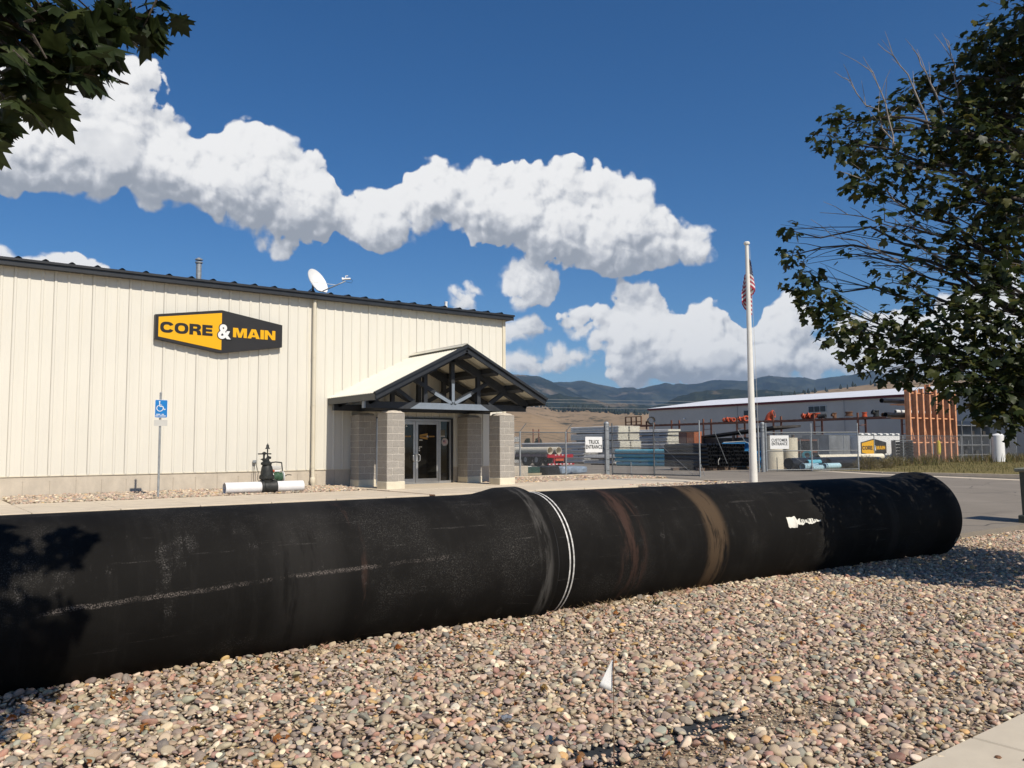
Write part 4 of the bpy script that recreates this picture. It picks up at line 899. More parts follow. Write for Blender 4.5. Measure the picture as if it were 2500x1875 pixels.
# ------------------------------------------------------------------ pebbles
protos = bpy.data.collections.new('pebble_shapes')
def pebble_mesh(seed, sub):
    import bmesh
    bm = bmesh.new(); bmesh.ops.create_icosphere(bm, subdivisions=sub, radius=1.0); r = np.random.default_rng(seed)
    q = [(r.normal(size=3), r.uniform(0.25, 0.75)) for _ in range(5)]; w = r.uniform(-0.25, 0.25, 4)
    for v in bm.verts:
        p = np.array(v.co)
        for nn, dd in q:          # flatten a few sides, then round off
            nn = nn/np.linalg.norm(nn); e = p@nn-dd-0.15
            if e > 0: p = p-nn*e*0.72
        p[0] *= 1+w[0]*p[1]; p[1] *= 1+w[1]*p[0]+w[2]*p[2]; v.co = p
    for f in bm.faces: f.smooth = True
    me = bpy.data.meshes.new('pebble'); bm.to_mesh(me); bm.free(); me.materials.append(M['pebble'])
    o = bpy.data.objects.new('pebble', me); protos.objects.link(o)
for i in range(14): pebble_mesh(100+i, 3)
PAL = np.array([(0.36, 0.285, 0.22), (0.42, 0.335, 0.255), (0.33, 0.255, 0.215), (0.29, 0.215, 0.19), (0.235, 0.20, 0.175), (0.40, 0.28, 0.22), (0.36, 0.21, 0.17), (0.27, 0.15, 0.125), (0.52, 0.44, 0.34), (0.58, 0.51, 0.42), (0.205, 0.205, 0.185), (0.255, 0.265, 0.225), (0.165, 0.155, 0.15), (0.44, 0.29, 0.13), (0.30, 0.255, 0.19), (0.21, 0.165, 0.16)])
PW = np.array([13, 13, 10, 9, 8, 7, 6, 3.0, 11, 7, 6, 5, 6, 4.2, 10, 7]); PW = PW/PW.sum()
def peb_nodes():
    ng = bpy.data.node_groups.new('scatter_pebbles', 'GeometryNodeTree')
    ng.interface.new_socket('Geometry', in_out='INPUT', socket_type='NodeSocketGeometry'); ng.interface.new_socket('Geometry', in_out='OUTPUT', socket_type='NodeSocketGeometry')
    k = NT(ng); gi = k.n('NodeGroupInput'); go = k.n('NodeGroupOutput')
    ci = k.n('GeometryNodeCollectionInfo'); ci.inputs[0].default_value = protos; ci.inputs['Separate Children'].default_value = True; ci.inputs['Reset Children'].default_value = True
    def na(nm, ty): n_ = k.n('GeometryNodeInputNamedAttribute', data_type=ty); n_.inputs[0].default_value = nm; return n_.outputs[0]
    e = k.n('FunctionNodeEulerToRotation', {0: na('rot', 'FLOAT_VECTOR')})
    ip = k.n('GeometryNodeInstanceOnPoints'); ip.inputs['Pick Instance'].default_value = True
    for a, s in (('Points', gi.outputs[0]), ('Instance', ci.outputs[0]), ('Instance Index', na('idx', 'INT')), ('Rotation', e.outputs[0]), ('Scale', na('scl', 'FLOAT_VECTOR'))): ng.links.new(s, ip.inputs[a])
    ng.links.new(ip.outputs[0], go.inputs[0]); return ng
PEB = peb_nodes()
def gravel(name, label, P, size, r, pale=0.0, tilt=0.35):
    n = len(P); me = bpy.data.meshes.new(name); me.from_pydata(P.tolist(), [], [])
    rot = np.stack([r.normal(0, tilt, n), r.normal(0, tilt, n), r.uniform(0, 6.283, n)], -1)
    el = r.uniform(0.62, 1.0, n); fl = r.uniform(0.38, 0.72, n)
    scl = np.stack([size, size*el, size*fl*np.minimum(el+0.15, 1)], -1)
    col = PAL[r.choice(len(PAL), n, p=PW)]*r.uniform(0.85, 1.45, (n, 1))*r.uniform(0.94, 1.06, (n, 3))*np.array((1.16, 1.11, 1.0)); col = col*(1-pale)+np.array((0.62, 0.54, 0.43))*pale
    for nm, ty, dat, fld in (('rot', 'FLOAT_VECTOR', rot, 'vector'), ('scl', 'FLOAT_VECTOR', scl, 'vector'), ('idx', 'INT', r.integers(0, 14, n).astype(np.int32), 'value')):
        a = me.attributes.new(nm, ty, 'POINT'); a.data.foreach_set(fld, np.ascontiguousarray(dat).astype(np.int32 if ty == 'INT' else np.float32).ravel())
    a = me.attributes.new('col', 'FLOAT_COLOR', 'POINT'); a.data.foreach_set('color', np.concatenate([np.clip(col, 0, 1), np.ones((n, 1))], 1).astype(np.float32).ravel())
    me.materials.append(M['pebble']); o = bpy.data.objects.new(name, me); C.objects.link(o)
    md = o.modifiers.new('scatter', 'NODES'); md.node_group = PEB
    return tag(o, label, 'gravel', kind='stuff')
def jitter(x0, x1, y0, y1, sp, r, j=0.62):
    nx, ny = int((x1-x0)/sp), int((y1-y0)/(sp*0.87)); X, Y = np.meshgrid(np.arange(nx)*sp+x0, np.arange(ny)*sp*0.87+y0); X = X+(np.arange(ny) % 2)[:, None]*sp*0.5
    return np.stack([X.ravel(), Y.ravel()], -1)+r.uniform(-j, j, (X.size, 2))*sp
r = np.random.default_rng(5)
XY = jitter(-4.6, 17.0, -22.05, -16.8, 0.0355, r)
walk_y = np.full(len(XY), -22.0)
keep = XY[:, 1] > walk_y+0.03-0.07*(r.random(len(XY)) < 0.10)
az = np.degrees(np.arctan2(XY[:, 0]-EYE.x, XY[:, 1]-EYE.y)); keep &= (az > -4) & (az < 84)
keep &= XY[:, 1] < np.where(XY[:, 0] < 10.6, -17.35, -16.95+0.14*np.sin(XY[:, 0]*1.7))
fab = lambda cx, cy, rx, ry, a=0: (((XY[:, 0]-cx)*math.cos(a)+(XY[:, 1]-cy)*math.sin(a))/rx)**2+((-(XY[:, 0]-cx)*math.sin(a)+(XY[:, 1]-cy)*math.cos(a))/ry)**2
nse = fbm2(XY[:, 0]*3.2+40, XY[:, 1]*3.2+90, 9, 4)
bare = (fab(0.72, -20.83, 0.19, 0.07, -0.15) < 0.7+0.9*(nse-0.5)) | (fab(1.58, -20.90, 0.30, 0.055, 0.05) < 0.8+0.9*(nse-0.5)) | (fab(1.08, -20.88, 0.12, 0.03) < 0.8)
soil = np.clip(1.25-np.minimum(fab(0.95, -21.15, 0.62, 0.24, -0.12), fab(2.0, -21.15, 0.9, 0.22, -0.2)), 0, 1)
keep &= ~(bare & (r.random(len(XY)) > 0.05)) & (r.random(len(XY)) > soil*0.85)
thin = fbm2(XY[:, 0]*0.7+5, XY[:, 1]*0.7+5, 3, 3); keep &= r.random(len(XY)) > np.clip((thin-0.56)*1.2, 0, 0.4)
XY = XY[keep]; n = len(XY)
sz = np.clip(r.lognormal(math.log(0.0188), 0.42, n), 0.008, 0.052); sz *= 0.9+0.35*(fbm2(XY[:, 0]*0.9, XY[:, 1]*0.9, 2, 3)-0.5)
und = (fbm2(XY[:, 0]*0.8, XY[:, 1]*0.8, 14, 3)-0.5)*0.05 + 0.03*np.clip((XY[:, 1]+18.2)/0.6, 0, 1)
Z = sz*0.28-0.006 + und + r.uniform(0, 0.012, n); Z = Z + zbed(XY[:, 0])
GR = gravel('gravel', 'multicoloured river pebbles spread between the big pipe and the near walk', np.column_stack([XY, Z]), sz, r)
# fine grit filling between the stones where the soil shows
XY2 = jitter(-0.4, 4.2, -22.1, -20.6, 0.03, r); k_ = (np.minimum(((XY2[:, 0]-0.95)/0.7)**2+((XY2[:, 1]+21.15)/0.28)**2, ((XY2[:, 0]-2.0)/1.2)**2+((XY2[:, 1]+21.25)/0.4)**2) < 1) & (XY2[:, 1] > -21.98)
XY2 = XY2[k_]; s2 = r.uniform(0.004, 0.011, len(XY2)); gravel('grit', 'fine tan grit and soil beside the exposed landscape fabric', np.column_stack([XY2, -0.022+s2*0.4]), s2, r)
r = np.random.default_rng(6)
XY = jitter(-0.1, 8.85, -2.40, -0.02, 0.062, r); XY = XY[(XY[:, 1] < -0.03)]; sz = np.clip(r.lognormal(math.log(0.034), 0.3, len(XY)), 0.018, 0.06)
gravel('gravel', 'pale pebble strip between the walk and the cream wall', np.column_stack([XY, 0.452+sz*0.25+0.06*np.clip((XY[:, 1]+2.4)/2.4, 0, 1)+r.uniform(0, .02, len(XY))]), sz, r, 0.18)
XY = jitter(14.35, 22.7, -1.42, 2.45, 0.075, r); sz = np.clip(r.lognormal(math.log(0.042), 0.3, len(XY)), 0.02, 0.07)
gravel('gravel', 'pinkish pebble bed below the chain-link fence', np.column_stack([XY, 0.43+sz*0.25]), sz, r, 0.05)
XY = jitter(16.8, 21.1, -10.0, -5.05, 0.08, r); XY = XY[XY[:, 0] < 21.0-0.12*np.clip(-7.5-XY[:, 1], 0, 9)*2.4]; sz = np.clip(r.lognormal(math.log(0.044), 0.3, len(XY)), 0.02, 0.07)
gravel('gravel', 'pebble island round the foot of the flagpole', np.column_stack([XY, 0.40+sz*0.25]), sz, r, 0.12)

# landscape fabric showing through
def rag(cx, cy, rx, ry, a, seed, label):
    q = random.Random(seed); g = MB(); n = 26; vs = [(cx, cy, -0.020)]
    for i in range(n):
        t = 2*math.pi*i/n; s = 1+q.uniform(-.12, .12); x, y = rx*s*math.cos(t), ry*s*math.sin(t); vs.append((cx+x*math.cos(a)-y*math.sin(a), cy+x*math.sin(a)+y*math.cos(a), -0.020+q.uniform(-.003, .008)))
    g.add(vs, [(0, i+1, (i+1) % n+1) for i in range(n)]); g.add([(x, y, z-0.003) for x, y, z in vs], [(0, (i+1) % n+1, i+1) for i in range(n)])
    tag(g.build('landscape_fabric', M['fabric']), label, 'fabric')
rag(0.74, -20.84, 0.33, 0.15, -0.1, 1, 'black landscape fabric patch at the foot of the marker flag')
rag(1.56, -20.90, 0.40, 0.10, 0.05, 2, 'narrow strip of black landscape fabric among the pebbles')
rag(1.08, -20.89, 0.18, 0.06, 0, 3, 'small scrap of dark fabric between two larger bare patches')

# fallen leaves
MAPLE = [(0.02, 0.0), (0.16, 0.02), (0.30, -0.10), (0.27, 0.06), (0.52, 0.06), (0.44, 0.16), (0.56, 0.22), (0.40, 0.28), (0.66, 0.52), (0.52, 0.52), (0.52, 0.64), (0.30, 0.52), (0.24, 0.60), (0.27, 0.80), (0.15, 0.76), (0.0, 1.02)]
MAPLE = MAPLE + [(-x, y) for x, y in MAPLE[-2::-1]]
SIMPLE = [(0.03, 0), (0.30, -0.06), (0.46, 0.12), (0.38, 0.24), (0.60, 0.55), (0.28, 0.52), (0.22, 0.74), (0.0, 1.0), (-0.22, 0.74), (-0.28, 0.52), (-0.60, 0.55), (-0.38, 0.24), (-0.46, 0.12), (-0.30, -0.06)]
def leaf_mesh(name, m_, ctr, nrm, tip, size, val, outline, fold=0.25, curl=0.2):
    """many leaves in one mesh: each a small lobed blade, folded along its midrib"""
    o = np.array(outline); o = np.vstack([[0, 0.38], o]); nl, nv = len(ctr), len(o)
    nrm = nrm/np.linalg.norm(nrm, axis=1, keepdims=True); tip = tip-(tip*nrm).sum(1, keepdims=True)*nrm; tip = tip/np.maximum(np.linalg.norm(tip, axis=1, keepdims=True), 1e-6); side = np.cross(tip, nrm)
    f = rng.uniform(0.4, 1.6, (nl, 1))*fold; cu = rng.uniform(0.2, 1.8, (nl, 1))*curl
    h = -f*np.abs(o[None, :, 0])-cu*(o[None, :, 1]-0.3)**2+rng.normal(0, 0.02, (nl, nv))
    V = ctr[:, None]+size[:, None, None]*(side[:, None]*o[None, :, 0, None]+tip[:, None]*(o[None, :, 1, None]-0.0)+nrm[:, None]*h[:, :, None])
    b = np.arange(nl)[:, None]*nv; i = np.arange(1, nv); F = np.stack([np.broadcast_to(b, (nl, nv-1)), b+i, b+np.roll(i, -1)], -1).reshape(-1, 3)
    me = bpy.data.meshes.new(name); me.vertices.add(nl*nv); me.vertices.foreach_set('co', V.astype(np.float32).ravel())
    me.loops.add(F.size); me.loops.foreach_set('vertex_index', F.astype(np.int32).ravel()); me.polygons.add(len(F)); me.polygons.foreach_set('loop_start', np.arange(0, F.size, 3, dtype=np.int32))
    a = me.attributes.new('lv', 'FLOAT', 'POINT'); a.data.foreach_set('value', np.repeat(val, nv).astype(np.float32))
    me.materials.append(m_); me.update(calc_edges=True); return me
n = 150; p = np.column_stack([rng.uniform(-2.2, 6.5, n), rng.uniform(-21.5, -17.95, n), rng.uniform(0.03, 0.055, n)])
p[:70, 0] = rng.uniform(-2.2, 2.5, 70); p[:40, 1] = rng.uniform(-18.3, -17.95, 40)
n = len(p)
me = leaf_mesh('fallen_leaves', M['dead_leaf'], p, np.column_stack([rng.normal(0, .6, n), rng.normal(0, .6, n), np.ones(n)]), rng.normal(size=(n, 3)), rng.uniform(0.025, 0.06, n), rng.random(n), MAPLE, 1.1, 0.9)
o = bpy.data.objects.new('fallen_leaves', me); C.objects.link(o); tag(o, 'curled orange and brown leaves scattered over the pebbles', 'leaves', kind='stuff')
# dead straw drifted against the pipe
g = MB(); q = random.Random(8)
for i in range(420):
    u = q.choice([q.gauss(0.35, 0.25), q.gauss(3.4, 0.3), q.uniform(-1.5, 6), q.gauss(4.4, .25)]); x = u; y = -17.98+q.gauss(0, 0.05)-0.002*u; z = 0.03+q.uniform(0, .03); a = q.uniform(0, 6.28); L = q.uniform(0.03, 0.11); dz = q.uniform(-.01, .06)
    g.tube((x, y, z), (x+L*math.cos(a), y+L*math.sin(a)*0.6, z+dz), 0.0018, 0.001, 3, False)
tag(g.build('dry_straw', mat('dry_straw', (0.24, 0.17, 0.09), 0.9, 0.3, 20)), 'dead straw and stems drifted along the foot of the pipe', 'straw', kind='stuff')
# weeds by the pipe
def sprig(x, y, z, h, n, label, m_, seed, w=0.018):
    q = np.random.default_rng(seed); T = thing('weed', label, 'plant', (x, y, z)); g = MB(); tips = []
    for i in range(n):
        a = q.uniform(0, 6.28); l = h*q.uniform(.5, 1); e = Vector((x+math.cos(a)*l*.55, y+math.sin(a)*l*.55, z+l*.8)); g.path([(x, y, z), ((x+e.x)/2, (y+e.y)/2, z+l*.55), e], 0.0022, 4, 0.001); tips.append(e)
    g.build('stem', M['twig'], T); c = np.array([t.lerp(Vector((x, y, z)), q.uniform(0, .6)) for t in tips for _ in range(4)]); k_ = len(c)
    me = leaf_mesh('leaves', m_, c, q.normal(size=(k_, 3))+[0, 0, 1], q.normal(size=(k_, 3)), q.uniform(w*.6, w*1.5, k_), q.random(k_), SIMPLE); o = bpy.data.objects.new('leaves', me); C.objects.link(o); attach(o, T)
sprig(3.98, -18.25, 0.02, 0.10, 8, 'small green weed in the pebbles near the brown-banded pipe', M['leaf'], 3)
sprig(2.95, -18.30, 0.02, 0.09, 9, 'little orange-red dry plant by the pipe joint', M['dead_leaf'], 4)
sprig(5.5, -20.6, 0.02, 0.12, 9, 'pale straw-coloured weed out in the open pebbles', M['grass'], 5)

# marker flag
MF = thing('marker_flag', 'small white triangular marker flag on a thin wire stake in pebbles', 'flag', (0.645, -21.05, 0))
MB().path([(0.645, -21.05, -0.03), (0.648, -21.052, 0.25), (0.655, -21.05, 0.56)], 0.0022, 5).build('wire_stake', M['rust'], MF)
dv = Vector((math.cos(-yaw), math.sin(-yaw), 0)); g = MB(); b0 = Vector((0.655, -21.05, 0)); vs = []
for i in range(7):
    v = i/6
    for j in range(5):
        u = j/4; w = -0.088*(v**0.8)*u; vs.append(b0+dv*w+Vector((0.0, 0.012*math.sin(u*3+v*2), 0.545-0.165*v+0.035*u*v)))
g.add(vs, [(i*5+j, i*5+j+1, (i+1)*5+j+1, (i+1)*5+j) for i in range(6) for j in range(4)])
o = g.build('pennant', M['white'], MF, True); sm = o.modifiers.new('thick', 'SOLIDIFY'); sm.thickness = 0.0012
# crumpled foil scrap
g = MB(); q = random.Random(2); g.sphere((0.62, -20.15, 0.035), 0.035, 7, 5, 0.5); g.v = [(x+q.uniform(-.012, .012), y+q.uniform(-.012, .012), z+q.uniform(-.008, .008)) for x, y, z in g.v]
tag(g.build('litter_scrap', M['alum']), 'crumpled shiny scrap lying left of the marker flag', 'litter')

# utility box at the far edge of the road
UB = thing('utility_box', 'dark green utility pedestal with pale lid at the edge of the lot', 'utility box', (16.62, -17.35, 0.05))
MB().poly([(16.17, 0.22), (16.92, 0.22), (16.89, 1.10), (16.12, 1.10)], -17.75, -17.0).build('cabinet', M['util'], UB)
MB().bev(16.06, 16.98, -17.84, -16.92, 1.10, 1.18, 0.02).build('lid', M['util_top'], UB)
MB().bev(16.10, 17.0, -17.82, -16.94, -0.05, 0.22, 0.015).build('plinth', M['util'], UB)
# ------------------------------------------------------------------ trees
def limb(g, p0, p1, r0, r1, bend, q, n=7):
    p0, p1 = Vector(p0), Vector(p1); L = (p1-p0).length; o = Vector((q.gauss(0, 1), q.gauss(0, 1), q.gauss(0, .6)))*L*bend; pts = []
    for i in range(n+1):
        t = i/n; pts.append(p0.lerp(p1, t)+o*math.sin(math.pi*t)*0.5+Vector((0, 0, L*0.10*math.sin(math.pi*t)))+Vector((q.gauss(0, 1), q.gauss(0, 1), q.gauss(0, 1)))*L*0.012*(0 < i < n))
    g.path(pts, r0, 6 if r0 < 0.03 else 9, r1); return pts
def tree(name, label, base, top, r0, clusters, leaf, dens, m_, outline, seed, fork, twigs=(), lval=(0, 1), fold=.25, extra=0.0):
    q = random.Random(seed); rr = np.random.default_rng(seed); T = thing(name, label, 'tree', base); g = MB(); base, top = Vector(base), Vector(top)
    trunk = limb(g, base+Vector((0, 0, -0.15)), top, r0, r0*0.35, 0.03, q, 10); tw = MB(); P = []; N = []; TI = []
    for ci, (x, y, z, cr, *fx) in enumerate(clusters):
        c = Vector((x, y, z)); hd = math.hypot(x-base.x, y-base.y); want = z-hd*fork
        i = min(range(2, len(trunk)), key=lambda j: abs(trunk[j].z-max(want, trunk[2].z)))
        if cr < 0.13:
            near = min((Vector(b[:3]) for b in clusters if b[3] >= 0.13), key=lambda b: (b-c).length); br = limb(tw, near, c, 0.006, 0.002, 0.08, q, 8)
        else: br = limb(g, trunk[i], c, 0.018+0.012*hd**.5, 0.006, 0.10, q, 8)
        for b in range(int((5 if cr >= .13 else 1)+cr*14)):
            v = Vector((q.gauss(0, 1), q.gauss(0, 1), q.gauss(0, 1))).normalized()*cr*q.uniform(.45, 1.15); s = br[q.choice((4, 5, 6, 7, 8))]
            tw.path([s, s.lerp(c+v, .5)+Vector((q.gauss(0, .04), q.gauss(0, .04), .05*cr)), c+v], 0.0065, 4, 0.002)
        n = max(5, int(dens*(fx[0] if fx else 1)*(cr/leaf)**2)); d = rr.normal(size=(n, 3)); d /= np.linalg.norm(d, axis=1, keepdims=True); rad = cr*rr.uniform(0.25, 1.12, n)**0.75
        k_ = rr.random(n) > 0.0; p = np.array(c)+d*rad[:, None]*np.array([1, 1, 0.85]); P.append(p)
        N.append(d*0.55+rr.normal(0, 0.55, (n, 3))+[0, 0, 0.75]); TI.append(d*0.5+rr.normal(0, 0.5, (n, 3))+[0, 0, -0.65])
    g.build('trunk', M['bark'], T, True, 60); tw.build('twigs', M['bark'], T)
    P, N, TI = np.concatenate(P), np.concatenate(N), np.concatenate(TI); n = len(P)
    me = leaf_mesh('crown', m_, P, N, TI, leaf*rr.uniform(.5, 1.3, n), np.clip(rr.beta(1.6, 2.4, n), 0, 1), outline, fold)
    o = bpy.data.objects.new('crown', me); C.objects.link(o); attach(o, T)
    if twigs:
        b = MB()
        for (p0, p1) in twigs:
            pts = limb(b, p0, p1, 0.014, 0.003, 0.05, q, 8)
            for j in (2, 3, 4, 5, 6):
                s = pts[j]; e = s+(Vector(p1)-Vector(p0)).normalized()*q.uniform(.12, .35)+Vector((q.gauss(0, .12), q.gauss(0, .12), q.uniform(0, .15))); b.path([s, s.lerp(e, .5)+Vector((0, 0, .02)), e], 0.0055, 4, 0.002)
        b.build('bare_twigs', M['twig'], T)
    return T
SPARSE = [[8.18, -18.61, 4.68, 0.3, 0.3], [8.24, -18.97, 4.5, 0.33, 0.35], [8.31, -19.34, 4.22, 0.35, 0.35], [8.37, -19.75, 3.99, 0.35, 0.4], [8.08, -19.13, 3.96, 0.29, 0.3], [8.26, -19.5, 3.81, 0.32, 0.45], [8.26, -20.07, 3.86, 0.34, 0.45], [8.1, -18.46, 4.09, 0.23, 0.2], [8.04, -18.15, 4.31, 0.21, 0.15], [8.03, -18.77, 3.8, 0.27, 0.4], [8.5, -20.06, 4.61, 0.35, 0.6], [9.4, -19.47, 7.11, 0.32, 0.5], [9.06, -19.2, 6.3, 0.31, 0.7], [8.7, -18.47, 6.41, 0.28, 0.5]]
RT = [[9.53, -19.79, 7.2, 0.58], [9.47, -19.63, 6.6, 0.51], [9.56, -19.87, 6.25, 0.58], [8.09, -17.81, 6.02, 0.23], [8.19, -17.97, 6.32, 0.21], [8.1, -18.25, 5.69, 0.34], [8.42, -18.39, 6.12, 0.35], [9.04, -18.66, 6.7, 0.3], [9.18, -18.95, 6.8, 0.28], [8.76, -19.31, 5.79, 0.53], [8.31, -18.86, 5.43, 0.45], [7.98, -18.46, 5.16, 0.3], [9.18, -19.5, 5.83, 0.64], [9.02, -19.94, 5.27, 0.64], [8.37, -19.24, 4.9, 0.38], [8.58, -19.7, 4.77, 0.43], [8.28, -19.56, 4.33, 0.23], [8.46, -19.97, 4.32, 0.3], [7.99, -17.25, 4.83, 0.17], [8.01, -17.29, 4.44, 0.22], [7.91, -17.53, 3.99, 0.32], [7.85, -17.83, 3.65, 0.35], [7.81, -18.16, 3.26, 0.36], [7.75, -18.49, 2.94, 0.37], [7.92, -18.81, 3.25, 0.32], [8.04, -19.03, 3.51, 0.23], [7.89, -19.22, 2.78, 0.49], [7.98, -19.65, 3.09, 0.58], [8.15, -20.04, 3.26, 0.58], [7.67, -19.75, 2.44, 0.43], [7.84, -20.14, 2.45, 0.55], [7.65, -20.24, 1.97, 0.3], [7.57, -20.05, 2.14, 0.3], [7.72, -18.88, 2.64, 0.28], [8.31, -19.87, 3.75, 0.28]]
RT += SPARSE
# the rest of the crown, beyond the picture edge
for (x, y, z, cr) in ((9.4, -20.6, 7.6, .8), (9.9, -19.6, 7.0, .8), (10.3, -20.8, 6.2, .9), (9.2, -21.6, 6.0, .8), (10.6, -19.9, 4.9, .9), (9.6, -21.9, 4.6, .8), (10.8, -20.9, 3.6, .8), (8.6, -21.1, 3.2, .8), (9.3, -20.2, 2.6, .7), (10.2, -20.1, 2.5, .7), (9.0, -20.9, 2.4, .6), (8.2, -20.6, 2.3, .55), (10.9, -20.4, 2.6, .7), (11.6, -20.6, 2.9, .7), (8.1, -20.3, 2.6, .5), (7.95, -20.85, 2.1, .38), (8.15, -21.35, 2.25, .5), (8.4, -21.85, 2.35, .55), (9.2, -22.1, 2.5, .75), (10.1, -21.9, 2.6, .8), (11.0, -21.6, 2.7, .7), (9.0, -21.3, 2.6, .7), (10.0, -21.2, 2.6, .8), (11.5, -21.2, 2.8, .7), (8.6, -20.7, 2.2, .5)): RT.append([x, y, z, cr])
TW = [((8.2, -18.76, 5.64), (8.2, -18.39, 7.08)), ((8.36, -18.76, 5.54), (8.09, -18.02, 6.97)), ((8.57, -19.08, 5.86), (8.41, -18.5, 7.29)), ((8.79, -19.19, 6.07), (8.84, -18.76, 7.24)), ((9.0, -19.3, 6.18), (9.16, -19.08, 7.35)), ((8.36, -19.08, 4.47), (7.88, -18.18, 5.43)), ((8.36, -19.3, 4.05), (7.93, -17.81, 4.95)), ((8.15, -18.98, 3.94), (7.93, -17.65, 4.68)), ((8.68, -19.62, 4.05), (8.09, -18.55, 4.63)), ((8.89, -19.72, 4.26), (8.25, -18.87, 4.79)), ((9.1, -19.94, 3.83), (8.15, -18.66, 4.1)), ((9.21, -20.04, 4.58), (8.36, -19.19, 4.52))]
tree('maple_tree', 'dark maple with bare twig ends standing beyond the right picture edge', (9.6, -20.7, 0.0), (9.5, -20.6, 6.9), 0.13, RT, 0.110, 10.0, M['leaf'], SIMPLE, 12, 0.55, TW)
LT = [[-2.21, -21.78, 2.86, 0.11], [-2.1, -21.69, 2.91, 0.12], [-1.96, -21.61, 3.01, 0.08], [-1.88, -21.58, 3.0, 0.06], [-1.79, -21.55, 3.08, 0.05], [-1.83, -21.59, 2.99, 0.05], [-2.19, -21.78, 2.73, 0.11], [-2.12, -21.79, 2.72, 0.06], [-2.03, -21.7, 2.82, 0.05], [-2.02, -21.7, 2.77, 0.03], [-2.19, -21.83, 2.64, 0.08], [-2.16, -21.84, 2.61, 0.06], [-2.24, -21.88, 2.55, 0.04], [-2.26, -21.88, 2.49, 0.03]]
for (x, y, z, cr) in ((-2.6, -21.8, 3.0, .25), (-3.1, -21.9, 2.9, .35), (-2.5, -22.0, 3.5, .4), (-2.0, -21.6, 3.6, .35), (-1.6, -21.5, 3.9, .3), (-1.45, -20.9, 4.1, .16), (-1.9, -20.9, 4.2, .25), (-2.4, -21.1, 4.1, .35), (-3.0, -21.5, 3.8, .5), (-3.6, -22.0, 3.4, .5), (-2.9, -22.3, 4.4, .6), (-2.2, -21.9, 4.8, .5), (-4.0, -22.5, 4.2, .7), (-3.6, -21.4, 4.6, .6), (-4.4, -21.8, 3.3, .6), (-4.7, -23.0, 3.4, .7), (-3.6, -22.9, 5.2, .7), (-4.5, -22.2, 5.4, .7), (-5.3, -22.5, 4.4, .7), (-1.75, -20.55, 4.0, .14), (-1.30, -20.75, 4.05, .12)): LT.append([x, y, z, cr])
tree('maple_tree', 'nearby maple branch with large lobed leaves hanging into the upper left corner', (-4.6, -22.4, 0.0), (-4.4, -22.3, 5.4), 0.11, LT, 0.105, 19, M['leaf_near'], MAPLE, 5, 0.45, fold=.35)
# ------------------------------------------------------------------ in front of the wall
AS = thing('accessible_parking_sign', 'blue accessible-parking sign with blank grey plate on a steel post', 'sign', (3.03, -2.3, 0.46))
MB().tube((3.03, -2.29, 0.3), (3.03, -2.29, 3.10), 0.027, n=14).build('post', M['galv'], AS, True, 40)
MB().sphere((3.03, -2.29, 3.10), 0.032, 12, 6).build('post_cap', M['galv'], AS, True)
def rrect(x0, x1, z0, z1, r, y0, y1):
    pts = []
    for cx, cz, a0 in ((x1-r, z0+r, -90), (x1-r, z1-r, 0), (x0+r, z1-r, 90), (x0+r, z0+r, 180)):
        for i in range(5): a = R(a0+i*22.5); pts.append((cx+r*math.cos(a), cz+r*math.sin(a)))
    return MB().poly(pts, y0, y1)
pl = rrect(2.885, 3.19, 2.48, 2.935, 0.025, -2.335, -2.330).build('plate', M['white'], AS)
rrect(2.893, 3.182, 2.488, 2.927, 0.022, -2.338, -2.3355).build('blue_face', M['sign_blue'], pl)
rrect(2.873, 3.195, 2.27, 2.425, 0.02, -2.335, -2.330).build('blank_plate', M['sign_grey'], AS)
g = MB(); yy = -2.341
def flat(pts, w):    # wheelchair symbol strokes
    for (x0, z0), (x1, z1) in zip(pts[:-1], pts[1:]): g.beam((x0, yy, z0), (x1, yy, z1), 0.002, w, (0, 0, 1) if abs(x1-x0) > abs(z1-z0) else (1, 0, 0))
g.tube((2.995, yy+.001, 2.885), (2.995, yy-.001, 2.885), 0.017, n=14)
flat([(2.995, 2.87), (2.998, 2.765), (3.075, 2.765), (3.105, 2.685), (3.14, 2.70)], 0.020); flat([(3.0, 2.80), (3.055, 2.80)], 0.016)
flat([(3.005+0.075*math.cos(R(a)), 2.72+0.075*math.sin(R(a))) for a in range(110, 371, 13)], 0.016)
g.build('wheelchair_symbol', M['white'], pl)
g = MB()
for z, xs_ in ((2.565, ((2.925, 3.02), (3.05, 3.115))), (2.525, ((2.905, 2.985), (3.0, 3.155)))):
    for x0, x1 in xs_:
        x = x0
        while x < x1-0.01: g.box(x, x+0.014, yy, yy+0.001, z-0.012, z+0.012); x += 0.019
g.build('small_print', M['white'], pl)

GV = thing('gate_valve', 'black cast-iron gate valve with operating nut joined to white pipe stubs', 'valve', (5.9, -2.1, 0.5))
ya, za = -2.1, 0.635
for nm, x0, x1 in (('pipe_stub', 4.74, 5.76), ('pipe_stub', 6.10, 6.92)): MB().lathe([(0.3, 0.135), (0, 0.135), (0, 0.155), (x1-x0, 0.155), (x1-x0, 0.135), (x1-x0-.3, 0.135)], (x0, ya, za), (1, 0, 0), 28).build(nm, M['white_pipe'], GV, True, 40)
MB().tube((4.99, ya, za), (5.0, ya, za), 0.136, n=24).build('bore_shade_disc', M['rubber'], GV)  # added dark disc stands for the shade inside the open pipe
MB().lathe([(0, 0.150), (0, 0.20), (0.06, 0.205), (0.09, 0.18), (0.21, 0.19), (0.33, 0.18), (0.37, 0.205), (0.43, 0.20), (0.43, 0.15)], (5.715, ya, za), (1, 0, 0), 28).build('valve_body', M['iron'], GV, True, 40)
xc = 5.90
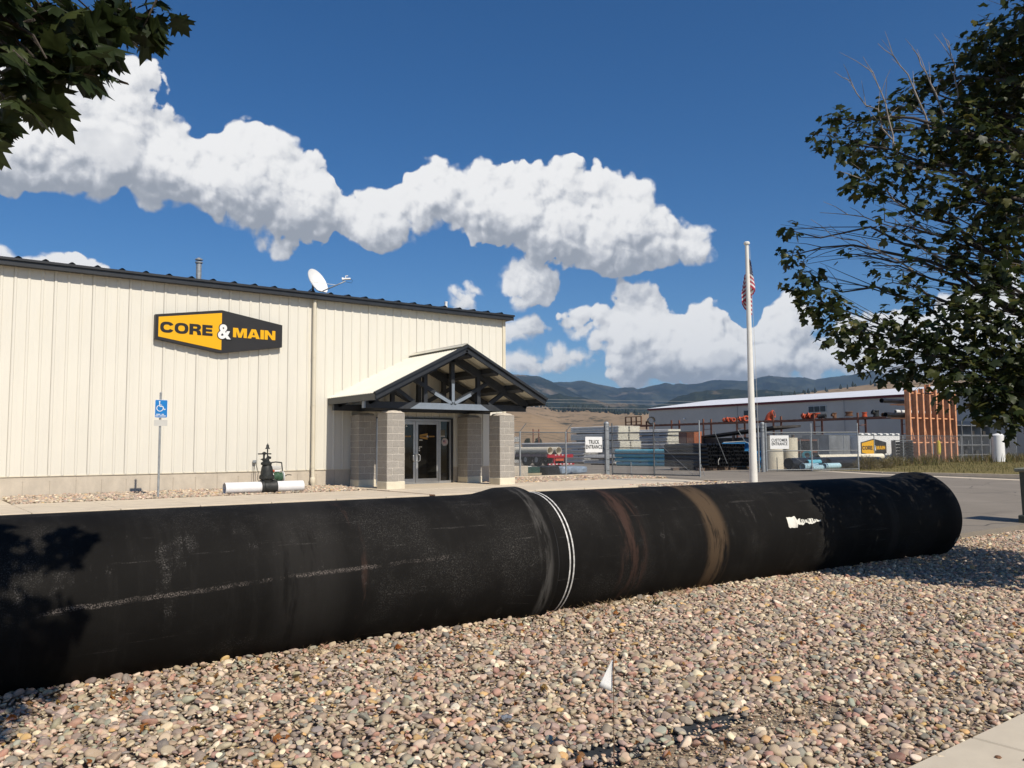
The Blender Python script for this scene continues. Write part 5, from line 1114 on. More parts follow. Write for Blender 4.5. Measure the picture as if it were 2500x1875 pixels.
MB().lathe([(0, 0.13), (0.16, 0.16), (0.20, 0.165), (0.21, 0.205), (0.27, 0.205), (0.28, 0.175), (0.40, 0.165), (0.52, 0.145), (0.58, 0.115), (0.60, 0.09)], (xc-0.01, ya, 0.66), (0, 0, 1), 20).build('bonnet', M['iron'], GV, True, 40)
b = MB()
for i in range(8): a = i*math.pi/4; b.tube((xc-.01+0.185*math.cos(a), ya+0.185*math.sin(a), 0.85), (xc-.01+0.185*math.cos(a), ya+0.185*math.sin(a), 0.96), 0.02, n=6)
b.build('bonnet_bolts', M['iron'], GV)
MB().lathe([(0, 0.10), (0.02, 0.145), (0.075, 0.15), (0.10, 0.11), (0.13, 0.075)], (xc-.03, ya, 1.225), (0, 0, 1), 14).build('gland_flange', M['iron'], GV, True, 40)
g = MB(); g.bev(5.76, 5.94, ya-.05, ya+.05, 1.35, 1.42, .01); g.bev(5.78, 5.82, ya-.03, ya+.03, 1.40, 1.55, .006); g.beam((5.86, ya, 1.36), (5.94, ya, 1.48), .05, .06); g.bev(5.93, 5.99, ya-.05, ya+.05, 1.40, 1.47, .01); g.bev(5.72, 5.78, ya-.04, ya+.04, 1.38, 1.41, .006); g.build('packing_yoke', M['iron'], GV)
g = MB(); g.bev(5.64, 6.00, ya-.03, ya+.03, 1.525, 1.56, .006); g.tube((5.81, ya, 1.5), (5.81, ya, 1.60), 0.03, n=8); g.lathe([(0, .05), (.02, .06), (.05, .06), (.06, .04)], (5.81, ya, 1.525), (0, 0, 1), 10); g.build('gland_bar', M['iron'], GV)
MB().tube((5.90, ya, 1.40), (5.90, ya, 1.70), 0.017, n=10).build('stem', M['iron'], GV, True, 40)
MB().lathe([(0, .01), (0, .068), (.02, .06), (.04, .042), (.11, .034), (.125, .016), (.15, .012)], (5.90, ya, 1.675), (0, 0, 1), 12).build('operating_nut', M['iron'], GV, True, 40)

HR = thing('hose_reel', 'portable hose reel with coiled green hose and grey tray behind the valve', 'hose reel', (6.5, -1.2, 0.55))
MB().lathe([(0, 0.04), (0, 0.17), (0.015, 0.17), (0.03, 0.12), (0.31, 0.12), (0.325, 0.17), (0.34, 0.17), (0.34, 0.04)], (6.36, -1.2, 0.87), (1, 0, 0), 24).build('drum', M['white'], HR, True, 35)
g = MB(); pts = []
for i in range(230): a = i*0.33; pts.append((6.40+0.26*(i/229), -1.2+(0.137+0.012*math.sin(i*.7))*math.cos(a), 0.87+(0.137+0.012*math.sin(i*.7))*math.sin(a)))
g.path(pts, 0.011, 6); g.build('hose', M['green'], HR, True)
g = MB()
for x in (6.35, 6.71): g.path([(x, -1.38, 0.56), (x, -1.2, 0.87), (x-.01, -1.1, 1.28)], 0.018, 6); g.path([(x, -1.0, 0.56), (x, -1.2, 0.87)], 0.018, 6)
g.path([(6.34, -1.1, 1.28), (6.52, -1.1, 1.30), (6.70, -1.1, 1.28)], 0.02, 6); g.build('frame', M['rubber'], HR)
MB().bev(6.33, 6.62, -1.3, -1.1, 1.09, 1.19, .015).build('tray', M['sign_grey'], HR)
MB().bev(6.40, 6.60, -1.28, -1.12, 1.02, 1.075, .01).build('tray_base', M['white'], HR)
MB().sphere((6.375, -1.33, 1.05), 0.035, 10, 6).build('hose_coupling', M['orange_paint'], HR, True)
MB().path([(6.72, -1.25, 0.88), (6.80, -1.28, 0.93), (6.86, -1.3, 0.93), (6.92, -1.3, 0.92)], 0.014, 6).build('crank_handle', M['rubber'], HR)
OL = thing('outdoor_outlet', 'grey weatherproof outlet on cream wall with a black cord plugged in', 'outlet', (6.27, -0.05, 1.3))
MB().bev(6.225, 6.325, -0.095, -0.035, 1.25, 1.35, .01).build('outlet_box', M['galv'], OL)
MB().path([(6.25, -0.09, 1.29), (6.235, -0.13, 1.2), (6.225, -0.14, 0.9), (6.22, -0.2, 0.56)], 0.008, 6).build('cord', M['rubber'], OL)
MB().path([(6.29, -0.09, 1.29), (6.33, -0.15, 1.1), (6.345, -0.2, 0.98), (6.28, -0.3, 0.82), (6.27, -0.5, 0.66), (6.34, -0.8, 0.585), (6.42, -1.1, 0.58)], 0.008, 6).build('cord', M['rubber'], OL)

# ------------------------------------------------------------------ flagpole and flag
FP = thing('flagpole', 'tall tapering white flagpole in the pebble island', 'flagpole', (19.71, -7.8, 0.4))
MB().lathe([(0, 0.13), (0.5, 0.125), (3.5, 0.095), (6.0, 0.072), (7.88, 0.056)], (19.71, -7.8, 0.38), (0, 0, 1), 20).build('pole', M['pole_white'], FP, True, 40)
MB().lathe([(0, 0.02), (0, 0.095), (0.05, 0.10), (0.085, 0.075), (0.10, 0.01)], (19.71, -7.8, 8.25), (0, 0, 1), 18).build('truck_cap', M['pole_white'], FP, True, 40)
MB().path([(19.71+.06, -7.86, 8.2), (19.71+.10, -7.93, 4.5), (19.71+.13, -7.94, 1.6)], 0.006, 4).build('halyard', M['strap'], FP)
rx, ry = math.cos(-yaw), math.sin(-yaw)
def flag_cloth():
    """limp flag hanging off the pole in soft folds; u along the fly, v down the hoist"""
    NU, NV = 54, 39; g = MB(); vs = []
    for i in range(NU+1):
        u = i/NU
        for j in range(NV+1):
            v = j/NV
            lat = float(np.interp(u, [0, .22, .36, .50, .64, .82, 1.0], [.06, .27, .20, -.02, -.25, -.10, .17])); dep = float(np.interp(u, [0, .22, .40, .62, .82, 1.0], [0, -.03, .08, .11, .16, .12]))
            lat = .05+(lat-.05)*0.82*(0.22+0.78*min(1, v+u*.6)); dep += 0.02*math.sin(u*23+v*3)
            z = 7.82-v*0.98*(1-0.10*u)-1.02*u**1.25
            vs.append((19.71+rx*lat+0.604*dep, -7.8+ry*lat+0.797*dep, z))
    fs = []; mi = []
    for i in range(NU):
        for j in range(NV):
            fs.append((i*(NV+1)+j, (i+1)*(NV+1)+j, (i+1)*(NV+1)+j+1, i*(NV+1)+j+1)); st = j//3
            can = i < NU*0.4 and st < 7; star = can and (i % 4 == 1) and (j % 4 == 1)
            mi.append((1 if star else 2) if can else (0 if st % 2 == 0 else 1))
    g.add(vs, fs); g.mi = mi; return g
fo = flag_cloth().build('national_flag', [M['flag_red'], M['flag_white'], M['flag_blue']], None, True)
tag(fo, 'limp red, white and blue striped flag hanging against the white pole', 'flag')

# ------------------------------------------------------------------ fences and gates
def diamonds(g, p0, p1, z0, z1, sp=0.075, r=0.0036):
    p0, p1 = Vector((p0[0], p0[1], 0)), Vector((p1[0], p1[1], 0)); L = (p1-p0).length; d = (p1-p0).normalized(); H = z1-z0
    t = -H
    while t < L:
        for s in (1, -1):
            a0, h0 = max(t, 0), max(-t, 0); a1, h1 = min(t+H, L), min(H, L-t)
            if a1 > a0:
                q0 = p0+d*a0+Vector((0, 0, z0+(h0 if s > 0 else H-h0))); q1 = p0+d*a1+Vector((0, 0, z0+(h1 if s > 0 else H-h1)))
                g.tube(q0, q1, r, n=3, cap=False)
        t += sp
def fence_run(T, pts, z0, z1, post_r=0.035, barbed=True, sp=0.075, wire_r=0.0036, posts=True):
    for p, q in zip(pts[:-1], pts[1:]):
        MB().tube((p[0], p[1], z1), (q[0], q[1], z1), 0.022, n=8).build('top_rail', M['galv_dark'], T)
        g = MB(); diamonds(g, p, q, z0+0.04, z1, sp, wire_r); o = g.build('chain_link', M['wire'], T); o['kind'] = 'stuff'
        if barbed:
            for i, dz in enumerate((0.12, 0.24, 0.36)):
                MB().tube((p[0]+dz*.5, p[1]-dz*.35, z1+dz), (q[0]+dz*.5, q[1]-dz*.35, z1+dz), 0.004, n=3).build('barbed_wire', M['wire'], T)
    if posts:
        for p in pts:
            po = MB().tube((p[0], p[1], z0-0.2), (p[0], p[1], z1+0.04), post_r, n=12).build('post', M['galv'], T, True, 40)
            if barbed: MB().beam((p[0], p[1], z1+0.03), (p[0]+0.22, p[1]-0.14, z1+0.36), 0.03, 0.03).build('barb_arm', M['galv_dark'], po)
F1 = thing('chain_link_fence', 'chain-link fence from building corner to the truck gate post', 'fence', (19, 2.6, 0.4))
fence_run(F1, [(15.9, 2.66), (18.3, 2.60), (20.72, 2.52)], 0.46, 2.30)
fence_run(F1, [(20.72, 2.52), (22.85, 2.44)], 0.46, 2.30, posts=False)
GP = thing('gate_post', 'stout galvanised gate post with domed cap beside the truck sign', 'post', (22.97, 2.36, 0.4))
MB().tube((22.97, 2.36, 0.2), (22.97, 2.36, 2.72), 0.115, n=20).build('post', M['galv'], GP, True, 40)
MB().sphere((22.97, 2.36, 2.70), 0.125, 16, 8, 0.8).build('cap', M['galv'], GP, True)
for z in (0.62, 1.1, 1.55, 2.0, 2.38, 2.55): MB().tube((22.97, 2.36, z), (22.97, 2.36, z+0.03), 0.122, n=20).build('band', M['galv_dark'], GP)
MB().tube((22.83, 2.26, 0.45), (22.83, 2.26, 2.66), 0.028, n=10).build('tension_post', M['galv'], GP, True, 40)
GA = thing('truck_gate', 'open chain-link truck gate swung toward the lot beside the stout post', 'gate', (23.3, 0, 0.5))
gx = lambda y: 23.15+0.10*(2.2-y)
def rail(z, y0=2.2, y1=-2.35, r=0.026): MB().tube((gx(y0), y0, z), (gx(y1), y1, z), r, n=8).build('rail', M['galv_dark'], GA)
rail(2.28); rail(1.38); rail(0.50)
for y, m_ in ((2.2, 'galv_dark'), (-0.08, 'galv_dark'), (-2.35, 'galv')): MB().tube((gx(y), y, 0.44), (gx(y), y, 2.72), 0.032, n=10).build('upright', M[m_], GA, True, 40)
MB().tube((gx(-0.08), -0.08, 2.0), (gx(-2.0), -2.0, 0.55), 0.008, n=5).build('brace_rod', M['galv'], GA)
g = MB(); diamonds(g, (gx(2.2), 2.2), (gx(-2.35), -2.35), 0.52, 2.27); o = g.build('chain_link', M['wire'], GA); o['kind'] = 'stuff'
MB().tube((gx(1.2), 1.16, 0.42), (gx(1.2), 1.16, 1.02), 0.02, n=8).build('drop_rod', M['galv'], GA)
MB().tube((gx(-2.35)-.03, -2.4, 1.0), (gx(-2.35)-.2, -2.75, 0.5), 0.012, n=6).build('latch_rod', M['galv_dark'], GA)
TS = thing('gate_sign', 'white board reading TRUCK ENTRANCE fixed to the fence beside the post', 'sign', (22.1, 2.25, 1.7))
rrect(21.62, 22.62, 1.44, 2.12, 0.04, 2.27, 2.285).build('board', M['white'], TS)
text('TRUCK\nENTRANCE', 'lettering', M['ink'], TS, (22.12, 2.262, 1.78), 0.235, 0, 0.002, 0.004, 0.74, space=1.12)

G2p, G2e = Vector((31.72, 0.45, 0)), Vector((35.9, -2.0, 0)); g2 = lambda t, z: G2p.lerp(G2e, t)+Vector((0, 0, z))
P2o = thing('gate_post', 'galvanised gate post with banded top beside the customer sign', 'post', (31.72, 0.5, 0.4))
MB().tube((31.75, 0.55, 0.2), (31.75, 0.55, 2.78), 0.10, n=18).build('post', M['galv'], P2o, True, 40); MB().sphere((31.75, 0.55, 2.76), 0.11, 14, 8, .8).build('cap', M['galv'], P2o, True)
for z in (2.35, 2.5, 2.65): MB().tube((31.75, 0.55, z), (31.75, 0.55, z+0.03), 0.107, n=18).build('band', M['galv_dark'], P2o)
MB().tube((31.40, 0.55, 0.4), (31.40, 0.55, 2.66), 0.04, n=12).build('tension_post', M['galv'], P2o, True, 40)
GB = thing('customer_gate', 'chain-link customer gate standing half open before stacked pipes', 'gate', (33.8, -0.8, 0.5))
for z in (2.32, 1.42, 0.50): MB().tube(g2(0.02, z), g2(1, z), 0.027, n=8).build('rail', M['galv_dark'], GB)
for t_ in (0.02, 0.5, 1.0): MB().tube(g2(t_, 0.45), g2(t_, 2.78), 0.034, n=10).build('upright', M['galv'], GB, True, 40)
g = MB(); a, b = g2(0.02, 0), g2(1, 0); diamonds(g, (a.x, a.y), (b.x, b.y), 0.52, 2.31); o = g.build('chain_link', M['wire'], GB); o['kind'] = 'stuff'
MB().tube(g2(0.06, 1.9), g2(0.48, 0.6), 0.008, n=5).build('brace_rod', M['galv'], GB)
MB().tube(g2(0.13, 0.42), g2(0.13, 1.1), 0.022, n=8).build('drop_rod', M['galv_dark'], GB)
CS = thing('gate_sign', 'white board reading CUSTOMER ENTRANCE hung on the half-open gate', 'sign', g2(0.13, 1.8))
ga = math.atan2(G2e.y-G2p.y, G2e.x-G2p.x); u_ = (G2e-G2p).normalized(); nn = Vector((u_.y, -u_.x, 0))
g = MB(); c0 = g2(0.155, 1.85)+nn*0.06; g.add([c0+u_*a+Vector((0, 0, b))+nn*d for d in (0, .012) for a, b in ((-.48, -.33), (.48, -.33), (.48, .33), (-.48, .33))], [(0, 3, 2, 1), (4, 5, 6, 7), (0, 1, 5, 4), (1, 2, 6, 5), (2, 3, 7, 6), (3, 0, 4, 7)]); g.build('board', M['white'], CS)
text('CUSTOMER\nENTRANCE', 'lettering', M['ink'], CS, c0+nn*0.016, 0.20, ga, 0.002, 0.004, 0.74, space=1.1)
F2 = thing('chain_link_fence', 'long chain-link fence running behind the roadside grass', 'fence', (50, 4, 0.4))
fence_run(F2, [(36.4, 3.0), (40.0, 3.3), (44.0, 3.6), (48.0, 3.9), (52.0, 4.1), (56.5, 4.3), (61, 4.4), (66, 4.5), (71, 4.6)], 0.42, 2.30, 0.03, False, 0.11, 0.0025)
F3 = thing('chain_link_fence', 'far boundary fence with outward barbed arms at the field edge', 'fence', (44, 52, 0.3))
fence_run(F3, [(38.0, 58), (42.0, 55.0), (46.0, 52.0), (50.0, 49.0), (54.5, 46.0), (59, 43)], 0.0, 1.95, 0.05, True, 0.3, 0.006)

# ------------------------------------------------------------------ stock in the yard
def tubes(g, X, Y, z0, z1, y0, y1, r, t=0.008, n=8, hexp=True, jit=0.0, q=random):
    z = z0+r; row = 0
    while z+r <= z1+0.5*r:
        x = X+r+(r if (row % 2 and hexp) else 0)
        while x+r <= Y+1e-4: g.pipe((x, y0+q.uniform(-jit, jit), z), (x, y1+q.uniform(-jit, jit), z), r-0.001, t, n); x += 2*r
        z += r*(1.732 if hexp else 2.0); row += 1
def pvc_stack(label, x0, x1, y0, y1, z0, lifts, h, r, cols=1, m_='pvc_grey', end=True, grp='grey pipe stacks in the yard'):
    T = thing('pipe_stack', label, 'pipe stack', ((x0+x1)/2, (y0+y1)/2, z0), grp); w = (x1-x0)/cols; q = random.Random(int(x0*10))
    for L in range(lifts):
        z = z0+0.1+L*(h+0.09)
        for c in range(cols):
            dx = q.uniform(-.05, .05); dy = q.uniform(-.12, .12); a, b = x0+c*w+0.02+dx, x0+(c+1)*w-0.02+dx
            g = MB(); tubes(g, a, b, z, z+h, y0+dy, y1+dy, r, r*0.16, 8, True, 0.03, q); g.build('pipe_bundle', M[m_], T, True, 50)
            if end:
                g = MB(); zz = z+r; row = 0
                while zz+r <= z+h+0.5*r:
                    x = a+r+(r if row % 2 else 0)
                    while x+r <= b+1e-4: g.lathe([(0, r*.62), (-0.06, r*.62), (-0.06, r*1.04), (0.02, r*1.04)], (x, y0+dy-0.05, zz), (0, 1, 0), 8); x += 2*r
                    zz += r*1.732; row += 1
                g.build('pipe_ends', M['pvc_end'], T, True, 50)
            for yy_ in (y0+.8, (y0+y1)/2, y1-.8): MB().box(a, b, yy_-.05, yy_+.05, z-0.09, z-0.002).build('dunnage', M['wood'], T)
    return T
pvc_stack('tall stack of grey pipe bundles with cream sockets, two bundles wide', 46.84, 49.45, 26.0, 32.0, 0.25, 5, 0.55, 0.062, 2)
pvc_stack('single-width stack of grey pipe beside the pallet rack beams', 52.8, 54.5, 26.0, 32.0, 0.25, 5, 0.50, 0.072, 1)
pvc_stack('long low stack of grey pipe behind the red trailer', 44.6, 46.4, 27.8, 36.5, 0.26, 3, 0.50, 0.10, 1, end=False)
pvc_stack('small grey pipe bundle lying low left of the blue pipes', 41.2, 42.6, 20.6, 24.0, 0.28, 2, 0.34, 0.07, 1)
pvc_stack('white pipe stack far behind the trailer, by the porch pillar', 40.5, 42.6, 34.0, 40.0, 0.24, 4, 0.52, 0.085, 1, 'pvc_white', False)
BS = thing('pipe_stack', 'stack of light blue water pipe, four layers deep', 'pipe stack', (40.3, 16.5, .3))
pm = {}
def single(T, x, z, y0, y1, r, t, m_, n=14):
    key = (round(y1-y0, 3), r, m_)
    if key not in pm: g = MB(); g.pipe((0, 0, 0), (0, y1-y0, 0), r, t, n); pm[key] = g.mesh('pipe', M[m_], True, 40)
    return inst('pipe', pm[key], T, Matrix.Translation((x, y0, z)))
for L in range(4):
    for c in range(5): single(BS, 39.55+c*0.30+random.uniform(-.01, .01), 0.47+L*0.295, 13.8-(0.45 if L == 3 else 0)+random.uniform(-.06, .06), 18.7+random.uniform(-.3, .1), 0.145, 0.012, 'pvc_blue')
    for yy_ in (14.6, 16.3, 18.0): MB().box(39.4, 40.95, yy_-.05, yy_+.05, 0.29+L*0.295, 0.33+L*0.295-0.008).build('dunnage', M['wood'], BS)
B2 = thing('pipe_stack', 'deep blue large pipe stacked behind the flagpole', 'pipe stack', (38, 7, .3))
for L in range(3):
    for c in range(3-L//2): single(B2, 36.75+c*0.56+(L % 2)*0.1, 0.62+L*0.50, 5.3, 6.9, 0.265, 0.02, 'pvc_blue2', 18)
B2.children[0]['label'] = 'deep blue pipe'
def black_stack(label, x0, x1, y0, y1, rows, r, lean):
    T = thing('pipe_stack', label, 'pipe stack', ((x0+x1)/2, y0, 0.4)); q = random.Random(int(x0)); z = 0.42+0.14+r
    for L in range(rows):
        a = x0+r+L*lean[0]; b = x1-r-L*lean[1]; nn_ = int((b-a)/(2*r))+1
        for c in range(nn_): single(T, a+(b-a)*c/max(nn_-1, 1), z, y0+q.uniform(-.12, .12), y1, r, 0.02, 'hdpe', 14)
        z += r*1.78
    for yy_ in (y0+.25, y1-1): MB().bev(x0-0.5, x1+0.4, yy_-.10, yy_+.10, zlot(yy_), zlot(yy_)+0.15, 0.01).build('timber_bearer', M['wood'], T)
    return T, z
T, zt_ = black_stack('black plastic pipe stack strapped in white, right of the truck gate', 31.95, 35.75, 4.2, 7.2, 6, 0.115, (0.0, 0.13))
MB().path([(32.9, 3.86, zt_-.03), (34.6, 3.84, zt_+.03), (35.0, 3.84, zt_-.06), (35.72, 3.82, 0.62)], 0.014, 5).build('strap', M['strap'], T)
MB().path([(32.55, 3.84, 1.05), (32.42, 3.84, .9), (32.44, 3.84, .7)], 0.014, 5).build('strap', M['strap'], T)
for (x, z0, x1, z1) in ((32.45, 2.5, 33.1, 0.75), (34.45, 2.55, 34.62, 1.95)): MB().tube((x, 4.1, z0), (x1, 3.8, z1), 0.022, n=6).build('steel_stake', M['galv_dark'], T)
# red flatbed trailer
TR = thing('flatbed_trailer', 'red flatbed trailer seen from the rear with pipes strapped on deck', 'trailer', (36.95, 28, 0.3))
MB().box(35.72, 38.18, 22.0, 35.5, 1.05, 1.14).build('deck', M['black_chassis'], TR)
MB().box(35.72, 38.18, 21.9, 22.02, 0.92, 1.16).build('rear_beam', M['red'], TR)
MB().box(35.68, 35.72, 22.0, 35.5, 1.0, 1.17).build('side_rail', mat('faded_rail', (0.20, 0.15, 0.16), 0.6, .1), TR)
for x in (36.4, 37.5): MB().box(x-.06, x+.06, 21.95, 22.1, 0.50, 0.92).build('bumper_post', M['red'], TR)
MB().box(35.72, 38.25, 21.85, 21.97, 0.40, 0.50).build('bumper', M['red'], TR)
g = MB(); 
for i in range(7): g.box(35.80+i*.34, 35.95+i*.34, 21.84, 21.849, 0.42, 0.48)
for i in range(4): g.box(36.4+i*.34, 36.55+i*.34, 21.888, 21.899, 1.09, 1.14)
g.build('reflective_tape', M['white'], TR)
MB().box(36.5, 37.3, 21.93, 21.96, 0.68, 0.86).build('lamp_plate', M['orange_paint'], TR)
g = MB(); g.box(36.4, 36.6, 22.1, 35, 0.75, 1.05); g.box(37.3, 37.5, 22.1, 35, 0.75, 1.05); g.build('chassis', M['black_chassis'], TR)
for y in (23.3, 24.6, 33.5):
    for x in (35.78, 37.75):
        w = MB().lathe([(0, 0.2), (0, 0.42), (0.05, 0.5), (0.25, 0.5), (0.3, 0.42), (0.3, 0.2)], (x, y, 0.77), (1, 0, 0), 20).build('wheel', M['rubber'], TR, True, 40)
        MB().lathe([(0.03, 0.02), (0.05, 0.12), (0.02, 0.24), (0.04, 0.28)], (x, y, 0.77), (1, 0, 0), 16).build('rim', M['galv'], w, True, 40)
for i, (x, y0, y1) in enumerate(((36.3, 22.3, 29.5), (37.05, 22.2, 28.8))):
    T = MB().pipe((x, y0, 1.43), (x, y1, 1.43), 0.285, 0.03, 18).build('concrete_pipe', M['conc_pipe'], None, True, 40); tag(T, ('left', 'right')[i]+' pale pipe of the pair lying on the trailer deck', 'pipe')
g = MB(); tubes(g, 35.8, 36.0, 1.15, 1.4, 26, 34, 0.06); tag(g.build('pipe_bundle', M['pvc_white'], None, True, 50), 'thin white pipes along the near edge of the trailer', 'pipes')
# items along the fence
sw = MB(); sw.bev(22.35, 24.05, 4.7, 5.8, 0.40, 0.80, .08); q = random.Random(1); sw.v = [(x+q.uniform(-.05, .05), y+q.uniform(-.05, .05), z+q.uniform(-.04, .04)) for x, y, z in sw.v]
o = sw.build('wrapped_bundle', M['shrink']); sb = o.modifiers.new('s', 'SUBSURF'); sb.levels = 2; sb.render_levels = 2; tag(o, 'low bundle wrapped in bluish clear plastic behind the fence', 'bundle')
tag(MB().bev(21.55, 22.3, 4.8, 5.6, 0.40, 0.80, .04).build('black_bundle', M['hdpe'], None), 'black covered bundle left of the plastic-wrapped one', 'bundle')
PB = thing('pallet_stack', 'dark green crates standing on a pale wooden pallet', 'crates', (21.0, 5.7, .4))
MB().bev(20.55, 21.6, 5.2, 6.2, 0.40, 0.50, .01).build('pallet', mat('pale_pallet', (0.42, 0.36, 0.24), .8, .1), PB); MB().bev(20.6, 21.55, 5.3, 6.1, 0.505, 0.78, .02).build('crate', M['green_box'], PB); MB().bev(20.7, 21.1, 5.35, 5.8, 0.785, 0.82, .01).build('white_lid', M['white'], PB)
tag(MB().bev(19.2, 20.3, 4.6, 5.5, 0.40, 0.86, .02).build('grey_box', M['conc_wall']), 'square grey concrete box behind the fence by the pillar', 'box')
# manhole risers
def riser(x, y, r, h, label):
    T = thing('concrete_riser', label, 'concrete pipe', (x, y, .38)); MB().lathe([(0, r-.1), (0, r), (h, r), (h, r-.1), (0.4, r-.1)], (x, y, .36), (0, 0, 1), 28).build('barrel', M['conc_pipe'], T, True, 40); MB().tube((x, y, .37), (x, y, .8), r-.1, n=20).build('core', M['earth_dark'], T)
riser(35.05, 2.3, 0.50, 1.84, 'broad cream concrete riser standing behind the customer sign'); riser(36.25, 2.1, 0.40, 1.74, 'narrower cream concrete riser right of the broad one')
def lying(name, label, x0, x1, y, z, r, m_, t=0.02, n=20):
    tag(MB().pipe((x0, y, z), (x1, y, z), r, t, n).build(name, M[m_], None, True, 40), label, 'pipe')
lying('culvert_pipe', 'long cream pipe lying across black pipes in front of the banner', 37.86, 44.5, 1.5, 1.01, 0.17, 'conc_pipe')
lying('black_pipe', 'large black pipe, leftmost open end of the low row', 33.8, 38.0, 0.55, 0.77, 0.29, 'hdpe'); lying('black_pipe', 'black pipe end behind the short pale blue pipes', 35.9, 41.0, 0.9, 0.83, 0.22, 'hdpe'); lying('black_pipe', 'large black pipe, rightmost of the low row under the cream pipe', 36.9, 42.0, 0.35, 0.73, 0.29, 'hdpe')
lying('pale_pipe', 'short pale blue pipe with the widest open end', 34.25, 35.5, 0.05, 0.62, 0.165, 'pvc_pale'); lying('pale_pipe', 'small pale blue pipe at front of the low row', 34.7, 35.6, -0.15, 0.56, 0.13, 'pvc_pale'); lying('pale_pipe', 'light blue pipe lying on top of the short pipes', 34.95, 36.1, 0.25, 0.83, 0.12, 'pvc_blue'); lying('pale_pipe', 'light blue pipe between two pale pipe ends', 35.15, 36.2, -0.1, 0.57, 0.12, 'pvc_pale'); lying('pale_pipe', 'pale blue pipe nearest the right black pipe', 35.75, 37.1, -0.2, 0.62, 0.15, 'pvc_pale')
# banner on a white container
BC = thing('storage_container', 'white storage container carrying the yellow and black company banner', 'container', (52, 7, .4))
MB().box(49.72, 55.2, 6.0, 8.5, 0.72, 2.46).build('body', M['white'], BC)
for i in range(7): MB().box(49.72+i*.8, 50.2+i*.8, 5.9, 8.55, 2.461, 2.50).build('roof_rib', M['white'], BC)
for x in (50.2, 54.6): MB().box(x, x+.3, 6.2, 8.3, 0.3, 0.72).build('skid', M['wood'], BC)
BN = thing('company_banner', 'yellow and black six-sided banner fixed to the white container', 'banner', (51.7, 5.9, 1.55)); logo(BN, (51.65, 5.96, 1.50), 3.25, 0.02, 0.42, 0.70)
tag(MB().box(46.9, 49.4, 6.4, 8.4, 0.45, 2.36).build('steel_tank', M['steel_grey']), 'dull grey sheet-steel box left of the white container', 'container')
# low racks of coils and fittings behind
CR = thing('coil_rack', 'dark rack of coiled pipe behind the customer gate', 'rack', (41, 6, .4))
for z in (0.45, 1.25, 1.98): MB().box(38.3, 44.0, 5.4, 6.6, z, z+.07).build('shelf', M['rack_brown'], CR)
for x in (38.3, 40.2, 42.1, 44.0): MB().box(x-.05, x+.05, 5.35, 6.65, 0.38, 2.1).build('upright', M['galv_dark'], CR)
for i in range(8): MB().lathe([(0, .16), (0, .33), (.18, .33), (.18, .16), (0, .16)], (38.5+i*.68, 5.5+.1*(i % 2), 1.66), (0.85, 0.5, 0), 16).build('coil', M['hdpe'], CR, True, 40)
for i in range(5): MB().box(38.5+i*1.08, 39.4+i*1.08, 5.5, 6.5, 0.53, 0.95+.12*(i % 3)).build('stock_box', M['green_box'] if i % 2 else M['earth_dark'], CR)
BCO = thing('blue_coil', 'ring of light blue pipe leaning by the cream riser', 'pipe coil', (37.3, 2.0, .9)); MB().lathe([(0, .15), (0, .27), (.10, .27), (.10, .15), (0, .15)], (37.2, 1.7, 1.15), (0.9, 0.3, 0.1), 18).build('coil', M['pvc_blue'], BCO, True, 40)
# pallet rack with fittings
PK = thing('pallet_rack', 'long rust-brown pallet rack with fittings on its top beam', 'rack', (58, 18, .3))
for (x, zb) in ((57.9, 3.80), (59.0, 3.80)): MB().box(x-.04, x+.04, 6.9, 35, zb-.10, zb+.05).build('beam', M['rack_brown'], PK)
for x in (57.9, 59.0): MB().box(x-.03, x+.03, 6.9, 35, 2.0, 2.12).build('beam', M['rack_brown'], PK)
for y in (33.2, 29.9, 26.0, 22.2, 18.4, 14.5, 10.7, 7.2):
    for x in (57.9, 59.0): MB().box(x-.06, x+.06, y-.06, y+.06, 0.25, 4.22).build('upright', M['rack_brown'], PK)
    for z in (0.9, 1.7, 2.5, 3.2): MB().beam((57.9, y, z), (59.0, y, z+.1), 0.04, 0.04).build('brace', M['rack_brown'], PK)
g = MB()
for i in range(46): g.box(57.92, 58.98, 7.2+i*.6, 7.5+i*.6, 3.855, 3.875)
g.build('deck_slats', M['wood'], PK)
q = random.Random(21)
for i in range(22):
    y = 7.6+i*0.78; h = q.uniform(.7, 1.55); MB().bev(58.0, 58.9, y, y+q.uniform(.45, .72), 0.27, 0.27+h, .02).build('stock_box', (M['earth_dark'], M['shed_dark'], M['steel_grey'], M['green_box'])[q.randrange(4)], PK)
    if i % 2: MB().bev(58.0, 58.9, y, y+.6, 2.125, 2.125+q.uniform(.15, .45), .02).build('stock_box', (M['earth_dark'], M['rust'], M['shed_dark'])[q.randrange(3)], PK)
def elbow(c, r, R_, m_, label, ang=90, rz=0.0):
    c = Vector(c); pts = []
    for i in range(9): a = R(ang)*i/8; v = Vector((-(R_-R_*math.cos(a)), 0, R_*math.sin(a))); pts.append(c+Vector((v.x*math.cos(rz), v.x*math.sin(rz), v.z)))
    T = thing('pipe_elbow', label, 'fitting', c); MB().path(pts, r, 16).build('bend', M[m_], T, True, 40)
    e = (pts[-1]-pts[-2]).normalized(); MB().tube(pts[-1]-e*.06, pts[-1]+e*.05, r*1.15, n=16).build('flange', M[m_], T, True, 40); MB().tube(pts[-1]+e*.051, pts[-1]+e*.055, r*.85, n=14).build('mouth', M['earth_dark'], T)
    MB().tube(c, c+Vector((0, 0, .08)), r*1.15, n=16).build('flange', M[m_], T, True, 40)
elbow((58.55, 19.35, 3.9), 0.30, 0.55, 'orange_paint', 'big orange pipe elbow standing on the rack right of the flagpole', 80, 1.88)
